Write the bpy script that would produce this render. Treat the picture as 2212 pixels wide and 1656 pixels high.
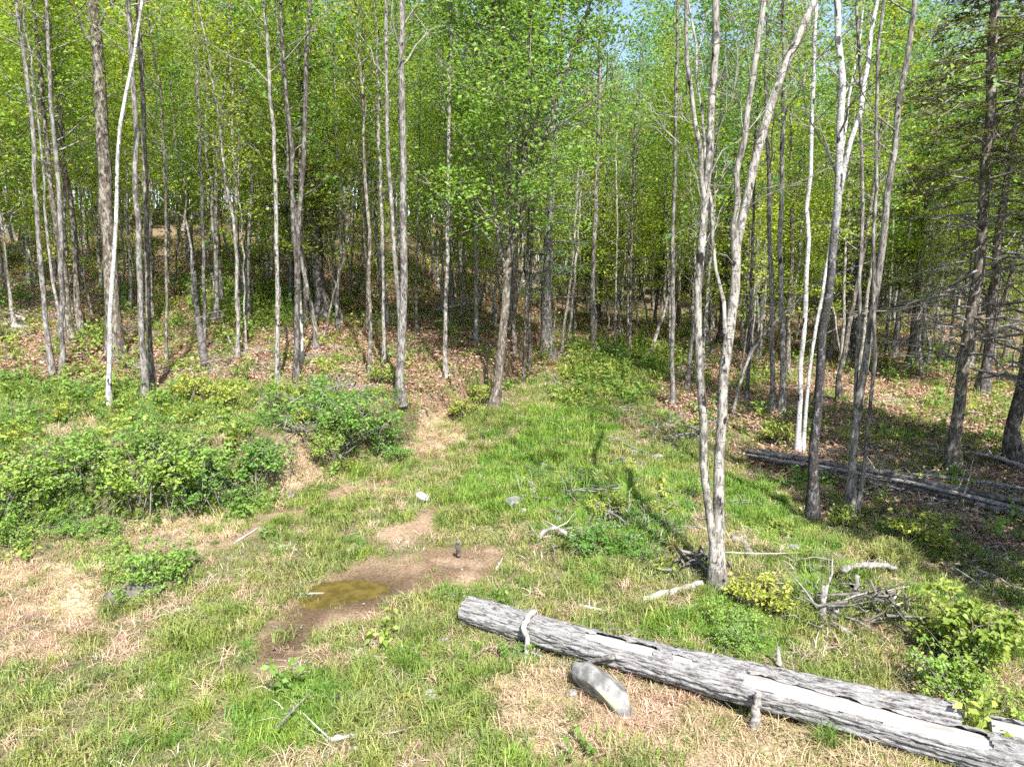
import bpy, bmesh, math, random
import numpy as np
from mathutils import Vector

for o in list(bpy.data.objects):
    bpy.data.objects.remove(o)
SC = bpy.context.scene
COL = SC.collection
PI = math.pi

# ------------------------------------------------------------------ camera, sky, sun, exposure
CAM_H, PITCH, FPX = 4.5, math.radians(10.0), 692.0
cam_d = bpy.data.cameras.new('camera')
cam_d.sensor_width = 36.0
cam_d.lens = 36.0 * FPX / 1024.0
cam_d.clip_end = 2000.0
cam = bpy.data.objects.new('camera', cam_d)
cam.location = (0, 0, CAM_H)
cam.rotation_euler = (PI / 2 - PITCH, 0, 0)
COL.objects.link(cam)
SC.camera = cam

SUN_EL = math.radians(50)
SUN_H = Vector((0.30, -0.954, 0)).normalized()
SUN_V = Vector((SUN_H.x * math.cos(SUN_EL), SUN_H.y * math.cos(SUN_EL), math.sin(SUN_EL)))
world = bpy.data.worlds.new('World')
SC.world = world
world.use_nodes = True
wn = world.node_tree
wn.nodes.clear()
w_out = wn.nodes.new('ShaderNodeOutputWorld')
w_bg = wn.nodes.new('ShaderNodeBackground')
w_sky = wn.nodes.new('ShaderNodeTexSky')
w_sky.sky_type = 'NISHITA'
w_sky.sun_disc = False
w_sky.sun_elevation = SUN_EL
w_sky.sun_rotation = math.atan2(SUN_H.x, SUN_H.y)
w_sky.dust_density = 1.2
w_bg.inputs['Strength'].default_value = 0.12
wn.links.new(w_sky.outputs[0], w_bg.inputs['Color'])
wn.links.new(w_bg.outputs[0], w_out.inputs['Surface'])
sun_d = bpy.data.lights.new('sun', 'SUN')
sun_d.energy = 5.0
sun_d.angle = math.radians(0.53)
sun_d.color = (1.0, 0.975, 0.94)
sun = bpy.data.objects.new('sun', sun_d)
sun.rotation_euler = SUN_V.to_track_quat('Z', 'Y').to_euler()
sun.location = (5, -10, 30)
COL.objects.link(sun)
SC.view_settings.view_transform = 'Standard'
SC.view_settings.look = 'None'
SC.view_settings.gamma = 1.0
SC.view_settings.use_curve_mapping = False
SC.view_settings.exposure = 1.35
SC.render.engine = 'CYCLES'
cy = SC.cycles
cy.max_bounces = 4
cy.diffuse_bounces = 3
cy.use_adaptive_sampling = True
cy.adaptive_threshold = 0.03
cy.glossy_bounces = 2
cy.transmission_bounces = 4
cy.transparent_max_bounces = 6
cy.use_denoising = False
cy.sample_clamp_indirect = 6.0

# ------------------------------------------------------------------ noise, terrain, pixel rays
def _h(ix, iy, s):
    n = (ix.astype(np.int64) * 374761393 + iy.astype(np.int64) * 668265263 + s * 1442695041) & 0x7fffffff
    n = ((n ^ (n >> 13)) * 1274126177) & 0x7fffffff
    n = ((n ^ (n >> 15)) * 2246822519) & 0x7fffffff
    return ((n ^ (n >> 16)) & 0xffff) / 65535.0

def vn(x, y, s=0):
    x = np.asarray(x, float); y = np.asarray(y, float)
    ix = np.floor(x); iy = np.floor(y)
    fx = x - ix; fy = y - iy
    fx = fx * fx * (3 - 2 * fx); fy = fy * fy * (3 - 2 * fy)
    a = _h(ix, iy, s); b = _h(ix + 1, iy, s); c = _h(ix, iy + 1, s); d = _h(ix + 1, iy + 1, s)
    return (a + (b - a) * fx) * (1 - fy) + (c + (d - c) * fx) * fy

def fbm(x, y, s=0, o=3):
    r = 0; a = 0.5; t = 0
    for i in range(o):
        r = r + a * vn(x, y, s + i * 17); t += a; a *= 0.5; x = x * 2.03 + 3.1; y = y * 2.03 + 1.7
    return r / t

def sm(t):
    t = np.clip(t, 0, 1)
    return t * t * (3 - 2 * t)

FX = [-40, -12, -8.2, -6.05, -4.44, -2.9, -0.67, 1.5, 4, 60]
FY = [8.5, 9.9, 10.6, 11.1, 12.5, 15.1, 21.2, 31, 60, 400]
PUD = (-2.2, 9.22)
def gauss(x, y, cx, cy_, sx, sy):
    return np.exp(-((x - cx) / sx) ** 2 - ((y - cy_) / sy) ** 2)

def H(x, y):
    x = np.asarray(x, float); y = np.asarray(y, float)
    sp = np.logaddexp(0, (y - 14.5) / 2.0) * 2.0
    sp = np.where(sp > 60, 60 + (sp - 60) * 0.25, sp)
    w = 0.13 + 0.87 / (1 + np.exp(np.clip((x + 2.8) / 3.8, -30, 30)))
    h = 0.15 * sp * w
    h = h + 0.95 * sm((y - np.interp(x, FX, FY) + 0.7 * (fbm(x / 0.9, y / 0.9, 13) - 0.5)) / 1.15)
    h = h + 0.42 * gauss(x, y, 1.9, 11.6, 1.5, 1.5) + 0.22 * gauss(x, y, 0.6, 12.6, 1.0, 0.9)
    h = h + 0.25 * gauss(x, y, 3.3, 9.6, 1.0, 0.8)
    h = h + 0.30 * gauss(x, y, -6.0, 9.0, 0.45, 0.35) + 0.18 * gauss(x, y, 5.2, 8.8, 1.3, 1.0)
    h = h - 0.14 * gauss(x, y, PUD[0], PUD[1], 0.75, 0.5) - 0.07 * gauss(x, y, -2.6, 8.1, 0.35, 0.9)
    h = h + 0.28 * (fbm(x / 4.0, y / 4.0, 3) - 0.5) + 0.14 * (fbm(x / 1.1, y / 1.1, 9) - 0.5) * (1 - 0.7 * gauss(x, y, PUD[0], PUD[1], 1.1, 0.8))
    lump = gauss(x, y, 2.0, 11.8, 2.2, 2.0) + 0.8 * gauss(x, y, 5.6, 9.2, 1.7, 1.3) + 0.5 * gauss(x, y, -5.5, 12.8, 3.5, 1.2)
    h = h + 0.95 * lump * (fbm(x / 0.8, y / 0.8, 27, 3) - 0.5)
    h = h + 0.085 * (vn(x / 0.26, y / 0.26, 21) - 0.5) * (1 - 0.6 * gauss(x, y, PUD[0], PUD[1], 1.1, 0.8))
    return h

def Hf(x, y):
    return float(H(np.array([x]), np.array([y]))[0])

DS = 2212.0 / 1024.0          # lists below are read off the photograph at 2212 pixels wide
def ray(u, v):
    u, v = u / DS, v / DS
    a = (u - 512) / FPX; b = (383 - v) / FPX
    return np.array([a, math.cos(PITCH) + b * math.sin(PITCH), -math.sin(PITCH) + b * math.cos(PITCH)])

_ts = np.concatenate([np.arange(4, 40, 0.02), np.arange(40, 160, 0.1)])
def gp(u, v):
    """point of the terrain seen at (u, v); also the depth along the view axis"""
    d = ray(u, v)
    z = CAM_H + d[2] * _ts - H(d[0] * _ts, d[1] * _ts)
    k = int(np.argmax(z < 0)) if (z < 0).any() else len(_ts) - 1
    t = _ts[k]
    x, y = d[0] * t, d[1] * t
    return np.array([x, y, Hf(x, y)]), t

def at_y(u, v, y):
    d = ray(u, v); t = y / d[1]
    return np.array([d[0] * t, y, CAM_H + d[2] * t])

# ------------------------------------------------------------------ mesh helpers
def mesh_np(name, V, quads=None, tris=None, mats=(), attrs=None, smooth=True, midx=None):
    me = bpy.data.meshes.new(name)
    V = np.asarray(V, np.float32)
    nq = 0 if quads is None else len(quads)
    nt = 0 if tris is None else len(tris)
    me.vertices.add(len(V)); me.vertices.foreach_set('co', V.ravel())
    if nq + nt:
        li = np.concatenate([np.asarray(a, np.int32).ravel() for a in (quads, tris) if a is not None and len(a)])
        tot = np.concatenate([np.full(nq, 4, np.int32), np.full(nt, 3, np.int32)])
        st = np.concatenate([[0], np.cumsum(tot)[:-1]]).astype(np.int32)
        me.loops.add(len(li)); me.loops.foreach_set('vertex_index', li)
        me.polygons.add(nq + nt)
        me.polygons.foreach_set('loop_start', st); me.polygons.foreach_set('loop_total', tot)
        me.polygons.foreach_set('use_smooth', np.full(nq + nt, smooth))
        if midx is not None:
            me.polygons.foreach_set('material_index', np.asarray(midx, np.int32))
    for m in mats:
        me.materials.append(m)
    for k, a in (attrs or {}).items():
        at = me.attributes.new(k, 'FLOAT', 'POINT')
        at.data.foreach_set('value', np.asarray(a, np.float32))
    me.update(calc_edges=True)
    return me

def link(name, me, parent=None, loc=None):
    o = bpy.data.objects.new(name, me)
    COL.objects.link(o)
    if parent is not None: o.parent = parent
    if loc is not None: o.location = [float(c) for c in loc]
    return o

def tag(o, label=None, cat=None, group=None, kind=None):
    if label: o['label'] = label
    if cat: o['category'] = cat
    if group: o['group'] = group
    if kind: o['kind'] = kind
    return o

def thing(name, label, cat, loc, group=None):
    o = bpy.data.objects.new(name, None)
    o.empty_display_size = 0.3
    COL.objects.link(o)
    o.location = [float(c) for c in loc]
    return tag(o, label, cat, group)

def copy_tree(o, parent=None):
    c = o.copy(); COL.objects.link(c); c.parent = parent
    for ch in list(o.children):
        copy_tree(ch, c)
    return c

def tubes(P, R, n):
    """a batch of tubes: P (B,K,3), R (B,K), n sides"""
    P = np.asarray(P, float); R = np.asarray(R, float)
    B, K, _ = P.shape
    T = np.gradient(P, axis=1)
    T /= np.linalg.norm(T, axis=2, keepdims=True) + 1e-9
    D = P[:, -1] - P[:, 0]
    ref = np.where((np.abs(D[:, 2]) > 0.8 * np.linalg.norm(D, axis=1))[:, None], np.array([[1.0, 0.13, 0]]), np.array([[0.05, 0.1, 1.0]]))
    U = np.cross(T, ref[:, None, :]); U /= np.linalg.norm(U, axis=2, keepdims=True) + 1e-9
    W = np.cross(T, U)
    a = np.arange(n) * 2 * PI / n
    V = P[:, :, None, :] + R[:, :, None, None] * (np.cos(a)[None, None, :, None] * U[:, :, None, :] + np.sin(a)[None, None, :, None] * W[:, :, None, :])
    b = np.arange(B)[:, None, None] * (K * n); k = np.arange(K - 1)[None, :, None] * n; i = np.arange(n)[None, None, :]; j = (i + 1) % n
    F = np.stack([b + k + i, b + k + n + i, b + k + n + j, b + k + j], -1).reshape(-1, 4)
    return V.reshape(-1, 3), F

class MB:
    def __init__(s): s.V = []; s.Q = []; s.T = []; s.A = []; s.n = 0
    def add(s, V, Q=None, T=None, a=None):
        if Q is not None and len(Q): s.Q.append(np.asarray(Q) + s.n)
        if T is not None and len(T): s.T.append(np.asarray(T) + s.n)
        s.V.append(V); s.A.append(np.zeros(len(V)) if a is None else a); s.n += len(V)
    def tube(s, P, R, n=6):
        P = np.asarray(P, float)
        if P.ndim == 2: P = P[None]; R = np.asarray(R, float)[None]
        V, F = tubes(P, R, n); s.add(V, F)
    def mesh(s, name, mats, smooth=True):
        return mesh_np(name, np.concatenate(s.V), np.concatenate(s.Q) if s.Q else None, np.concatenate(s.T) if s.T else None, mats, {'rnd': np.concatenate(s.A)}, smooth)

def nrm(a): return a / (np.linalg.norm(a, axis=-1, keepdims=True) + 1e-9)

def leaf_geo(C, L, rng, flat=0.6, asp=0.55, pitch=-0.2, pj=0.4, az=None, fold=0.12):
    C = np.asarray(C, float); N = len(C)
    L = np.broadcast_to(np.asarray(L, float), (N,))
    az = rng.uniform(0, 2 * PI, N) if az is None else az
    p = rng.normal(pitch, pj, N)
    d = np.stack([np.cos(az) * np.cos(p), np.sin(az) * np.cos(p), np.sin(p)], 1)
    m = nrm(np.array([0, 0, 1.0]) * flat + rng.normal(0, 1, (N, 3)) * (1 - flat))
    s = nrm(np.cross(m, d)); m = np.cross(d, s)
    L1 = L[:, None]
    V = np.stack([C, C + d * L1 * 0.42 + s * L1 * asp * 0.5 + m * L1 * fold, C + d * L1, C + d * L1 * 0.42 - s * L1 * asp * 0.5 + m * L1 * fold], 1).reshape(-1, 3)
    F = np.arange(N * 4).reshape(-1, 4)
    return V, F, np.repeat(rng.uniform(0, 1, N), 4)

def resample(P, n):
    P = np.asarray(P, float)
    d = np.concatenate([[0], np.cumsum(np.linalg.norm(np.diff(P, axis=0), axis=1))])
    s = np.linspace(0, d[-1], n)
    Q = np.stack([np.interp(s, d, P[:, k]) for k in range(3)], 1)
    for _ in range(2):
        Q[1:-1] = 0.25 * Q[:-2] + 0.5 * Q[1:-1] + 0.25 * Q[2:]
    return Q

# ------------------------------------------------------------------ materials
def new_mat(name):
    m = bpy.data.materials.new(name); m.use_nodes = True
    nt = m.node_tree; nt.nodes.clear()
    out = nt.nodes.new('ShaderNodeOutputMaterial')
    return m, nt, out

def N(nt, t, **kw):
    n = nt.nodes.new(t)
    for k, v in kw.items():
        if k.startswith('i_'):
            key = k[2:].replace('_', ' ')
            n.inputs[key].default_value = v
        else:
            setattr(n, k, v)
    return n

def mixc(nt, fac, a, b, blend='MIX'):
    n = nt.nodes.new('ShaderNodeMix'); n.data_type = 'RGBA'; n.blend_type = blend
    def put(sock, v):
        if hasattr(v, 'links') or isinstance(v, bpy.types.NodeSocket): nt.links.new(v, sock)
        elif isinstance(v, (int, float)): sock.default_value = v
        else: sock.default_value = (*v, 1)
    put(n.inputs[0], fac); put(n.inputs[6], a); put(n.inputs[7], b)
    return n.outputs[2]

def ramp(nt, fac, lo, hi):
    n = nt.nodes.new('ShaderNodeMapRange'); n.interpolation_type = 'SMOOTHSTEP'
    n.inputs[1].default_value = lo; n.inputs[2].default_value = hi
    nt.links.new(fac, n.inputs[0]); return n.outputs[0]

def noise(nt, vec, scale, detail=3, rough=0.55):
    n = N(nt, 'ShaderNodeTexNoise'); n.inputs['Scale'].default_value = scale; n.inputs['Detail'].default_value = detail; n.inputs['Roughness'].default_value = rough
    if vec is not None: nt.links.new(vec, n.inputs['Vector'])
    return n.outputs[0]

def mapv(nt, vec, scale):
    n = N(nt, 'ShaderNodeMapping'); n.inputs['Scale'].default_value = scale
    nt.links.new(vec, n.inputs['Vector']); return n.outputs[0]

def attr(nt, name):
    n = N(nt, 'ShaderNodeAttribute'); n.attribute_name = name; return n.outputs['Fac']

def leaf_mat(name, c1, c2, trans=0.42, rough=0.5, patch=None, spec=0.28):
    m, nt, out = new_mat(name)
    oi = N(nt, 'ShaderNodeObjectInfo')
    col = mixc(nt, attr(nt, 'rnd'), c1, c2)
    if patch is not None:
        f = ramp(nt, noise(nt, oi.outputs['Location'], 0.55, 2), 0.4, 0.62)
        col = mixc(nt, f, col, patch)
    hsv = N(nt, 'ShaderNodeHueSaturation')
    mr = N(nt, 'ShaderNodeMapRange'); nt.links.new(oi.outputs['Random'], mr.inputs[0]); mr.inputs[3].default_value = 0.475; mr.inputs[4].default_value = 0.525
    mv = N(nt, 'ShaderNodeMapRange'); nt.links.new(oi.outputs['Random'], mv.inputs[0]); mv.inputs[3].default_value = 1.2; mv.inputs[4].default_value = 0.8
    nt.links.new(mr.outputs[0], hsv.inputs['Hue']); nt.links.new(mv.outputs[0], hsv.inputs['Value']); nt.links.new(col, hsv.inputs['Color'])
    p = N(nt, 'ShaderNodeBsdfPrincipled'); p.inputs['Roughness'].default_value = rough; p.inputs['Specular IOR Level'].default_value = spec
    t = N(nt, 'ShaderNodeBsdfTranslucent')
    tc = mixc(nt, 1.0, hsv.outputs[0], (1.25, 1.12, 0.45), 'MULTIPLY')
    nt.links.new(hsv.outputs[0], p.inputs['Base Color']); nt.links.new(tc, t.inputs['Color'])
    mx = N(nt, 'ShaderNodeMixShader'); mx.inputs[0].default_value = trans
    nt.links.new(p.outputs[0], mx.inputs[1]); nt.links.new(t.outputs[0], mx.inputs[2]); nt.links.new(mx.outputs[0], out.inputs['Surface'])
    return m

def bark_mat(name, base, dark, light, vs=9.0, stretch=0.22, lich=0.35, bump=0.6, rings=False, black_to=None):
    m, nt, out = new_mat(name)
    tc = N(nt, 'ShaderNodeTexCoord'); oi = N(nt, 'ShaderNodeObjectInfo')
    ad = N(nt, 'ShaderNodeVectorMath', operation='ADD'); nt.links.new(tc.outputs['Object'], ad.inputs[0])
    sc = N(nt, 'ShaderNodeVectorMath', operation='SCALE'); nt.links.new(oi.outputs['Location'], sc.inputs[0]); sc.inputs['Scale'].default_value = 0.37
    nt.links.new(sc.outputs[0], ad.inputs[1])
    v = ad.outputs[0]
    f1 = noise(nt, mapv(nt, v, (vs * 4, vs * 4, vs * 4 * stretch)), 1.0, 5, 0.65)
    f2 = noise(nt, mapv(nt, v, (5, 5, 2.2)), 1.0, 4, 0.65)
    f3 = noise(nt, mapv(nt, v, (13, 13, 6)), 1.0, 4, 0.65)
    col = mixc(nt, ramp(nt, f1, 0.36, 0.58), dark, base)
    col = mixc(nt, ramp(nt, f2, 0.50, 0.62), col, mixc(nt, 0.7, col, dark))
    lf = N(nt, 'ShaderNodeMath', operation='MULTIPLY'); nt.links.new(ramp(nt, f3, 0.50, 0.60), lf.inputs[0]); lf.inputs[1].default_value = lich
    col = mixc(nt, lf.outputs[0], col, light)
    if rings:
        f4 = noise(nt, mapv(nt, v, (5, 5, 46)), 1.0, 3, 0.6)
        col = mixc(nt, ramp(nt, f4, 0.60, 0.66), col, dark)
        f5 = noise(nt, mapv(nt, v, (7, 7, 3.5)), 1.0, 3, 0.6)
        col = mixc(nt, ramp(nt, f5, 0.60, 0.68), col, (0.02, 0.018, 0.017))
    if black_to:
        sx = N(nt, 'ShaderNodeSeparateXYZ'); nt.links.new(tc.outputs['Object'], sx.inputs[0])
        a2 = N(nt, 'ShaderNodeMath', operation='MULTIPLY_ADD'); nt.links.new(f2, a2.inputs[0]); a2.inputs[1].default_value = 3.0; nt.links.new(sx.outputs[2], a2.inputs[2])
        col = mixc(nt, ramp(nt, a2.outputs[0], black_to - 1.0, black_to + 2.6), mixc(nt, ramp(nt, f1, 0.38, 0.6), (0.016, 0.014, 0.014), mixc(nt, ramp(nt, f3, 0.5, 0.62), (0.06, 0.055, 0.052), (0.20, 0.19, 0.185))), col)
    p = N(nt, 'ShaderNodeBsdfPrincipled'); p.inputs['Roughness'].default_value = 0.9; p.inputs['Specular IOR Level'].default_value = 0.15
    b = N(nt, 'ShaderNodeBump'); b.inputs['Strength'].default_value = bump; b.inputs['Distance'].default_value = 0.02
    nt.links.new(f1, b.inputs['Height']); nt.links.new(b.outputs[0], p.inputs['Normal'])
    nt.links.new(col, p.inputs['Base Color']); nt.links.new(p.outputs[0], out.inputs['Surface'])
    return m

def plain_mat(name, c1, c2, scale=6.0, rough=0.9, bump=0.3, stretch=(1, 1, 1), c3=None):
    m, nt, out = new_mat(name)
    tc = N(nt, 'ShaderNodeTexCoord')
    f = noise(nt, mapv(nt, tc.outputs['Object'], stretch), scale, 6, 0.65)
    col = mixc(nt, ramp(nt, f, 0.35, 0.65), c1, c2)
    if c3 is not None:
        col = mixc(nt, ramp(nt, noise(nt, tc.outputs['Object'], scale * 0.45, 4, 0.6), 0.55, 0.66), col, c3)
    oi = N(nt, 'ShaderNodeObjectInfo')
    mv = N(nt, 'ShaderNodeMapRange'); nt.links.new(oi.outputs['Random'], mv.inputs[0]); mv.inputs[3].default_value = 0.75; mv.inputs[4].default_value = 1.2
    hs = N(nt, 'ShaderNodeHueSaturation'); nt.links.new(mv.outputs[0], hs.inputs['Value']); nt.links.new(col, hs.inputs['Color'])
    p = N(nt, 'ShaderNodeBsdfPrincipled'); p.inputs['Roughness'].default_value = rough; p.inputs['Specular IOR Level'].default_value = 0.2
    b = N(nt, 'ShaderNodeBump'); b.inputs['Strength'].default_value = bump; b.inputs['Distance'].default_value = 0.02
    nt.links.new(f, b.inputs['Height']); nt.links.new(b.outputs[0], p.inputs['Normal'])
    nt.links.new(hs.outputs[0], p.inputs['Base Color']); nt.links.new(p.outputs[0], out.inputs['Surface'])
    return m

M = {}
M['leaf_y'] = leaf_mat('leaf_yellow_green', (0.19, 0.30, 0.03), (0.36, 0.46, 0.065), 0.5)
M['leaf_g'] = leaf_mat('leaf_green', (0.12, 0.26, 0.045), (0.25, 0.40, 0.09), 0.5)
M['leaf_c'] = leaf_mat('leaf_cool_green', (0.13, 0.26, 0.08), (0.26, 0.40, 0.15), 0.5)
M['leaf_shrub'] = leaf_mat('leaf_shrub', (0.14, 0.27, 0.05), (0.30, 0.45, 0.10), 0.48)
M['leaf_shrub_y'] = leaf_mat('leaf_shrub_yellow', (0.20, 0.28, 0.04), (0.36, 0.40, 0.08), 0.4)
M['needle'] = leaf_mat('hemlock_needle', (0.06, 0.088, 0.028), (0.13, 0.155, 0.05), 0.28)
M['needle_pine'] = leaf_mat('pine_needle', (0.09, 0.19, 0.085), (0.17, 0.28, 0.15), 0.3)
M['bark_grey'] = bark_mat('bark_grey', (0.19, 0.172, 0.155), (0.05, 0.042, 0.037), (0.38, 0.375, 0.34), lich=0.5)
M['bark_brown'] = bark_mat('bark_brown', (0.15, 0.123, 0.097), (0.038, 0.03, 0.025), (0.36, 0.35, 0.28), lich=0.55)
M['bark_dark'] = bark_mat('bark_dark', (0.10, 0.085, 0.075), (0.025, 0.02, 0.018), (0.27, 0.26, 0.23), lich=0.5)
M['bark_pale'] = bark_mat('bark_pale', (0.29, 0.268, 0.235), (0.075, 0.065, 0.055), (0.46, 0.44, 0.39), lich=0.55, rings=True)
M['bark_birch'] = bark_mat('bark_birch', (0.50, 0.485, 0.465), (0.15, 0.135, 0.125), (0.62, 0.61, 0.59), stretch=1.0, lich=0.5, bump=0.25, rings=True)
M['bark_burnt'] = bark_mat('bark_blackened_birch', (0.52, 0.505, 0.49), (0.18, 0.165, 0.155), (0.62, 0.61, 0.59), stretch=1.0, lich=0.5, bump=0.3, rings=True, black_to=6.2)
M['twig_dark'] = plain_mat('dim_twig_bark', (0.085, 0.075, 0.065), (0.20, 0.185, 0.16), 8)
M['twig'] = plain_mat('twig_bark', (0.13, 0.115, 0.10), (0.27, 0.25, 0.22), 8)
M['deadwood'] = plain_mat('weathered_wood', (0.10, 0.09, 0.08), (0.29, 0.27, 0.245), 7, stretch=(3, 3, 3), bump=0.5)
M['palewood'] = plain_mat('pale_bare_wood', (0.20, 0.18, 0.15), (0.44, 0.41, 0.37), 7, bump=0.4)
M['darkwood'] = plain_mat('dark_rotten_wood', (0.05, 0.042, 0.037), (0.20, 0.18, 0.165), 9, bump=0.7)
M['rock'] = plain_mat('grey_rock', (0.11, 0.106, 0.098), (0.28, 0.27, 0.25), 7, bump=1.0, c3=(0.27, 0.27, 0.16))
M['soil'] = plain_mat('grey_soil', (0.075, 0.068, 0.058), (0.16, 0.145, 0.125), 14, bump=1.0)
M['stone'] = plain_mat('pale_stone', (0.24, 0.225, 0.20), (0.42, 0.40, 0.36), 6, bump=0.4)
M['grass'] = leaf_mat('meadow_grass_blade', (0.17, 0.22, 0.045), (0.36, 0.36, 0.14), 0.3, 0.6, patch=(0.17, 0.25, 0.045), spec=0.25)
M['lush'] = leaf_mat('lush_grass_blade', (0.12, 0.235, 0.028), (0.25, 0.37, 0.07), 0.35, 0.5, spec=0.3)
M['dead'] = leaf_mat('dead_grass_blade', (0.26, 0.165, 0.105), (0.54, 0.40, 0.285), 0.15, 0.8, patch=(0.42, 0.33, 0.19), spec=0.1)
M['straw'] = leaf_mat('bleached_straw', (0.42, 0.36, 0.25), (0.62, 0.57, 0.45), 0.15, 0.8, spec=0.1)
M['litter'] = leaf_mat('dead_leaf', (0.20, 0.11, 0.07), (0.50, 0.34, 0.25), 0.12, 0.8, spec=0.1)
M['forb'] = leaf_mat('forb_leaf', (0.16, 0.25, 0.04), (0.33, 0.38, 0.09), 0.4, patch=(0.18, 0.29, 0.06))
def log_bark_mat():
    m, nt, out = new_mat('log_bark_plates')
    cb = N(nt, 'ShaderNodeCombineXYZ'); nt.links.new(attr(nt, 'ls'), cb.inputs[0]); nt.links.new(attr(nt, 'lt'), cb.inputs[1])
    v = cb.outputs[0]
    wv = noise(nt, mapv(nt, v, (2.0, 8, 1)), 1.0, 4, 0.6)
    f1 = noise(nt, mapv(nt, v, (5, 42, 1)), 1.0, 6, 0.7); f2 = noise(nt, mapv(nt, v, (26, 110, 1)), 1.0, 4, 0.7); f3 = noise(nt, mapv(nt, v, (3.5, 9, 1)), 1.0, 5, 0.65)
    col = mixc(nt, ramp(nt, f1, 0.36, 0.56), (0.05, 0.046, 0.042), (0.245, 0.235, 0.225))
    col = mixc(nt, ramp(nt, f2, 0.52, 0.66), col, (0.33, 0.32, 0.31))
    col = mixc(nt, ramp(nt, f3, 0.56, 0.68), col, mixc(nt, 0.6, col, (0.13, 0.12, 0.105)))
    col = mixc(nt, ramp(nt, wv, 0.62, 0.7), col, (0.15, 0.15, 0.10))
    p = N(nt, 'ShaderNodeBsdfPrincipled'); p.inputs['Roughness'].default_value = 0.92; p.inputs['Specular IOR Level'].default_value = 0.12
    b = N(nt, 'ShaderNodeBump'); b.inputs['Strength'].default_value = 0.9; b.inputs['Distance'].default_value = 0.02
    nt.links.new(f1, b.inputs['Height']); nt.links.new(b.outputs[0], p.inputs['Normal'])
    nt.links.new(col, p.inputs['Base Color']); nt.links.new(p.outputs[0], out.inputs['Surface'])
    return m
M['bark_log'] = log_bark_mat()
def log_wood_mat():
    m, nt, out = new_mat('debarked_grain')
    cb = N(nt, 'ShaderNodeCombineXYZ'); nt.links.new(attr(nt, 'ls'), cb.inputs[0]); nt.links.new(attr(nt, 'lt'), cb.inputs[1])
    v = cb.outputs[0]
    f1 = noise(nt, mapv(nt, v, (2.5, 60, 1)), 1.0, 5, 0.65); f2 = noise(nt, mapv(nt, v, (2.5, 7, 1)), 1.0, 5, 0.65); f3 = noise(nt, mapv(nt, v, (1.3, 40, 1)), 1.0, 3, 0.6)
    col = mixc(nt, ramp(nt, f1, 0.35, 0.65), (0.27, 0.25, 0.23), (0.40, 0.38, 0.35))
    col = mixc(nt, ramp(nt, f2, 0.5, 0.7), col, (0.22, 0.20, 0.175))
    col = mixc(nt, ramp(nt, f3, 0.66, 0.70), col, (0.09, 0.08, 0.07))
    p = N(nt, 'ShaderNodeBsdfPrincipled'); p.inputs['Roughness'].default_value = 0.8; p.inputs['Specular IOR Level'].default_value = 0.2
    b = N(nt, 'ShaderNodeBump'); b.inputs['Strength'].default_value = 0.5; b.inputs['Distance'].default_value = 0.01
    nt.links.new(f1, b.inputs['Height']); nt.links.new(b.outputs[0], p.inputs['Normal'])
    nt.links.new(col, p.inputs['Base Color']); nt.links.new(p.outputs[0], out.inputs['Surface'])
    return m
M['wood_log'] = log_wood_mat()
M['wood_plain'] = plain_mat('debarked_wood', (0.42, 0.39, 0.36), (0.55, 0.52, 0.485), 5, stretch=(1, 1, 1), bump=0.15)

# ground: soil, mud, litter and moss colours steered by attributes laid on the terrain
def ground_mat():
    m, nt, out = new_mat('ground_soil')
    tc = N(nt, 'ShaderNodeTexCoord'); v = tc.outputs['Object']
    a = noise(nt, v, 7, 6, 0.7); b = noise(nt, v, 28, 4, 0.7); c = noise(nt, v, 1.3, 4, 0.6)
    meadow = mixc(nt, ramp(nt, b, 0.38, 0.62), (0.065, 0.058, 0.027), (0.20, 0.17, 0.095))  # meadow base darkened: shade in the gaps between tufts put into the colour
    meadow = mixc(nt, ramp(nt, a, 0.5, 0.62), meadow, (0.09, 0.10, 0.03))
    lush = mixc(nt, ramp(nt, a, 0.38, 0.62), (0.07, 0.13, 0.02), (0.12, 0.19, 0.035))
    mud = mixc(nt, ramp(nt, b, 0.35, 0.65), (0.20, 0.135, 0.085), (0.34, 0.25, 0.165))
    mud = mixc(nt, ramp(nt, c, 0.42, 0.6), mud, mixc(nt, ramp(nt, b, 0.3, 0.7), (0.11, 0.072, 0.04), (0.22, 0.15, 0.095)))
    dead = mixc(nt, ramp(nt, b, 0.35, 0.65), (0.24, 0.17, 0.10), (0.46, 0.36, 0.24))
    lit = mixc(nt, ramp(nt, b, 0.35, 0.65), (0.11, 0.07, 0.045), (0.33, 0.22, 0.155))
    lit = mixc(nt, ramp(nt, c, 0.5, 0.62), lit, (0.12, 0.14, 0.045))
    col = mixc(nt, attr(nt, 'lush'), meadow, lush)
    col = mixc(nt, attr(nt, 'dead'), col, dead)
    col = mixc(nt, attr(nt, 'litter'), col, lit)
    col = mixc(nt, attr(nt, 'mud'), col, mud)
    col = mixc(nt, attr(nt, 'wet'), col, mixc(nt, ramp(nt, b, 0.3, 0.7), (0.055, 0.036, 0.02), (0.13, 0.088, 0.052)))
    p = N(nt, 'ShaderNodeBsdfPrincipled'); p.inputs['Roughness'].default_value = 0.95; p.inputs['Specular IOR Level'].default_value = 0.1
    bp = N(nt, 'ShaderNodeBump'); bp.inputs['Strength'].default_value = 0.7; bp.inputs['Distance'].default_value = 0.04
    nt.links.new(b, bp.inputs['Height']); nt.links.new(bp.outputs[0], p.inputs['Normal'])
    nt.links.new(col, p.inputs['Base Color']); nt.links.new(p.outputs[0], out.inputs['Surface'])
    return m
M['ground'] = ground_mat()

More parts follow.
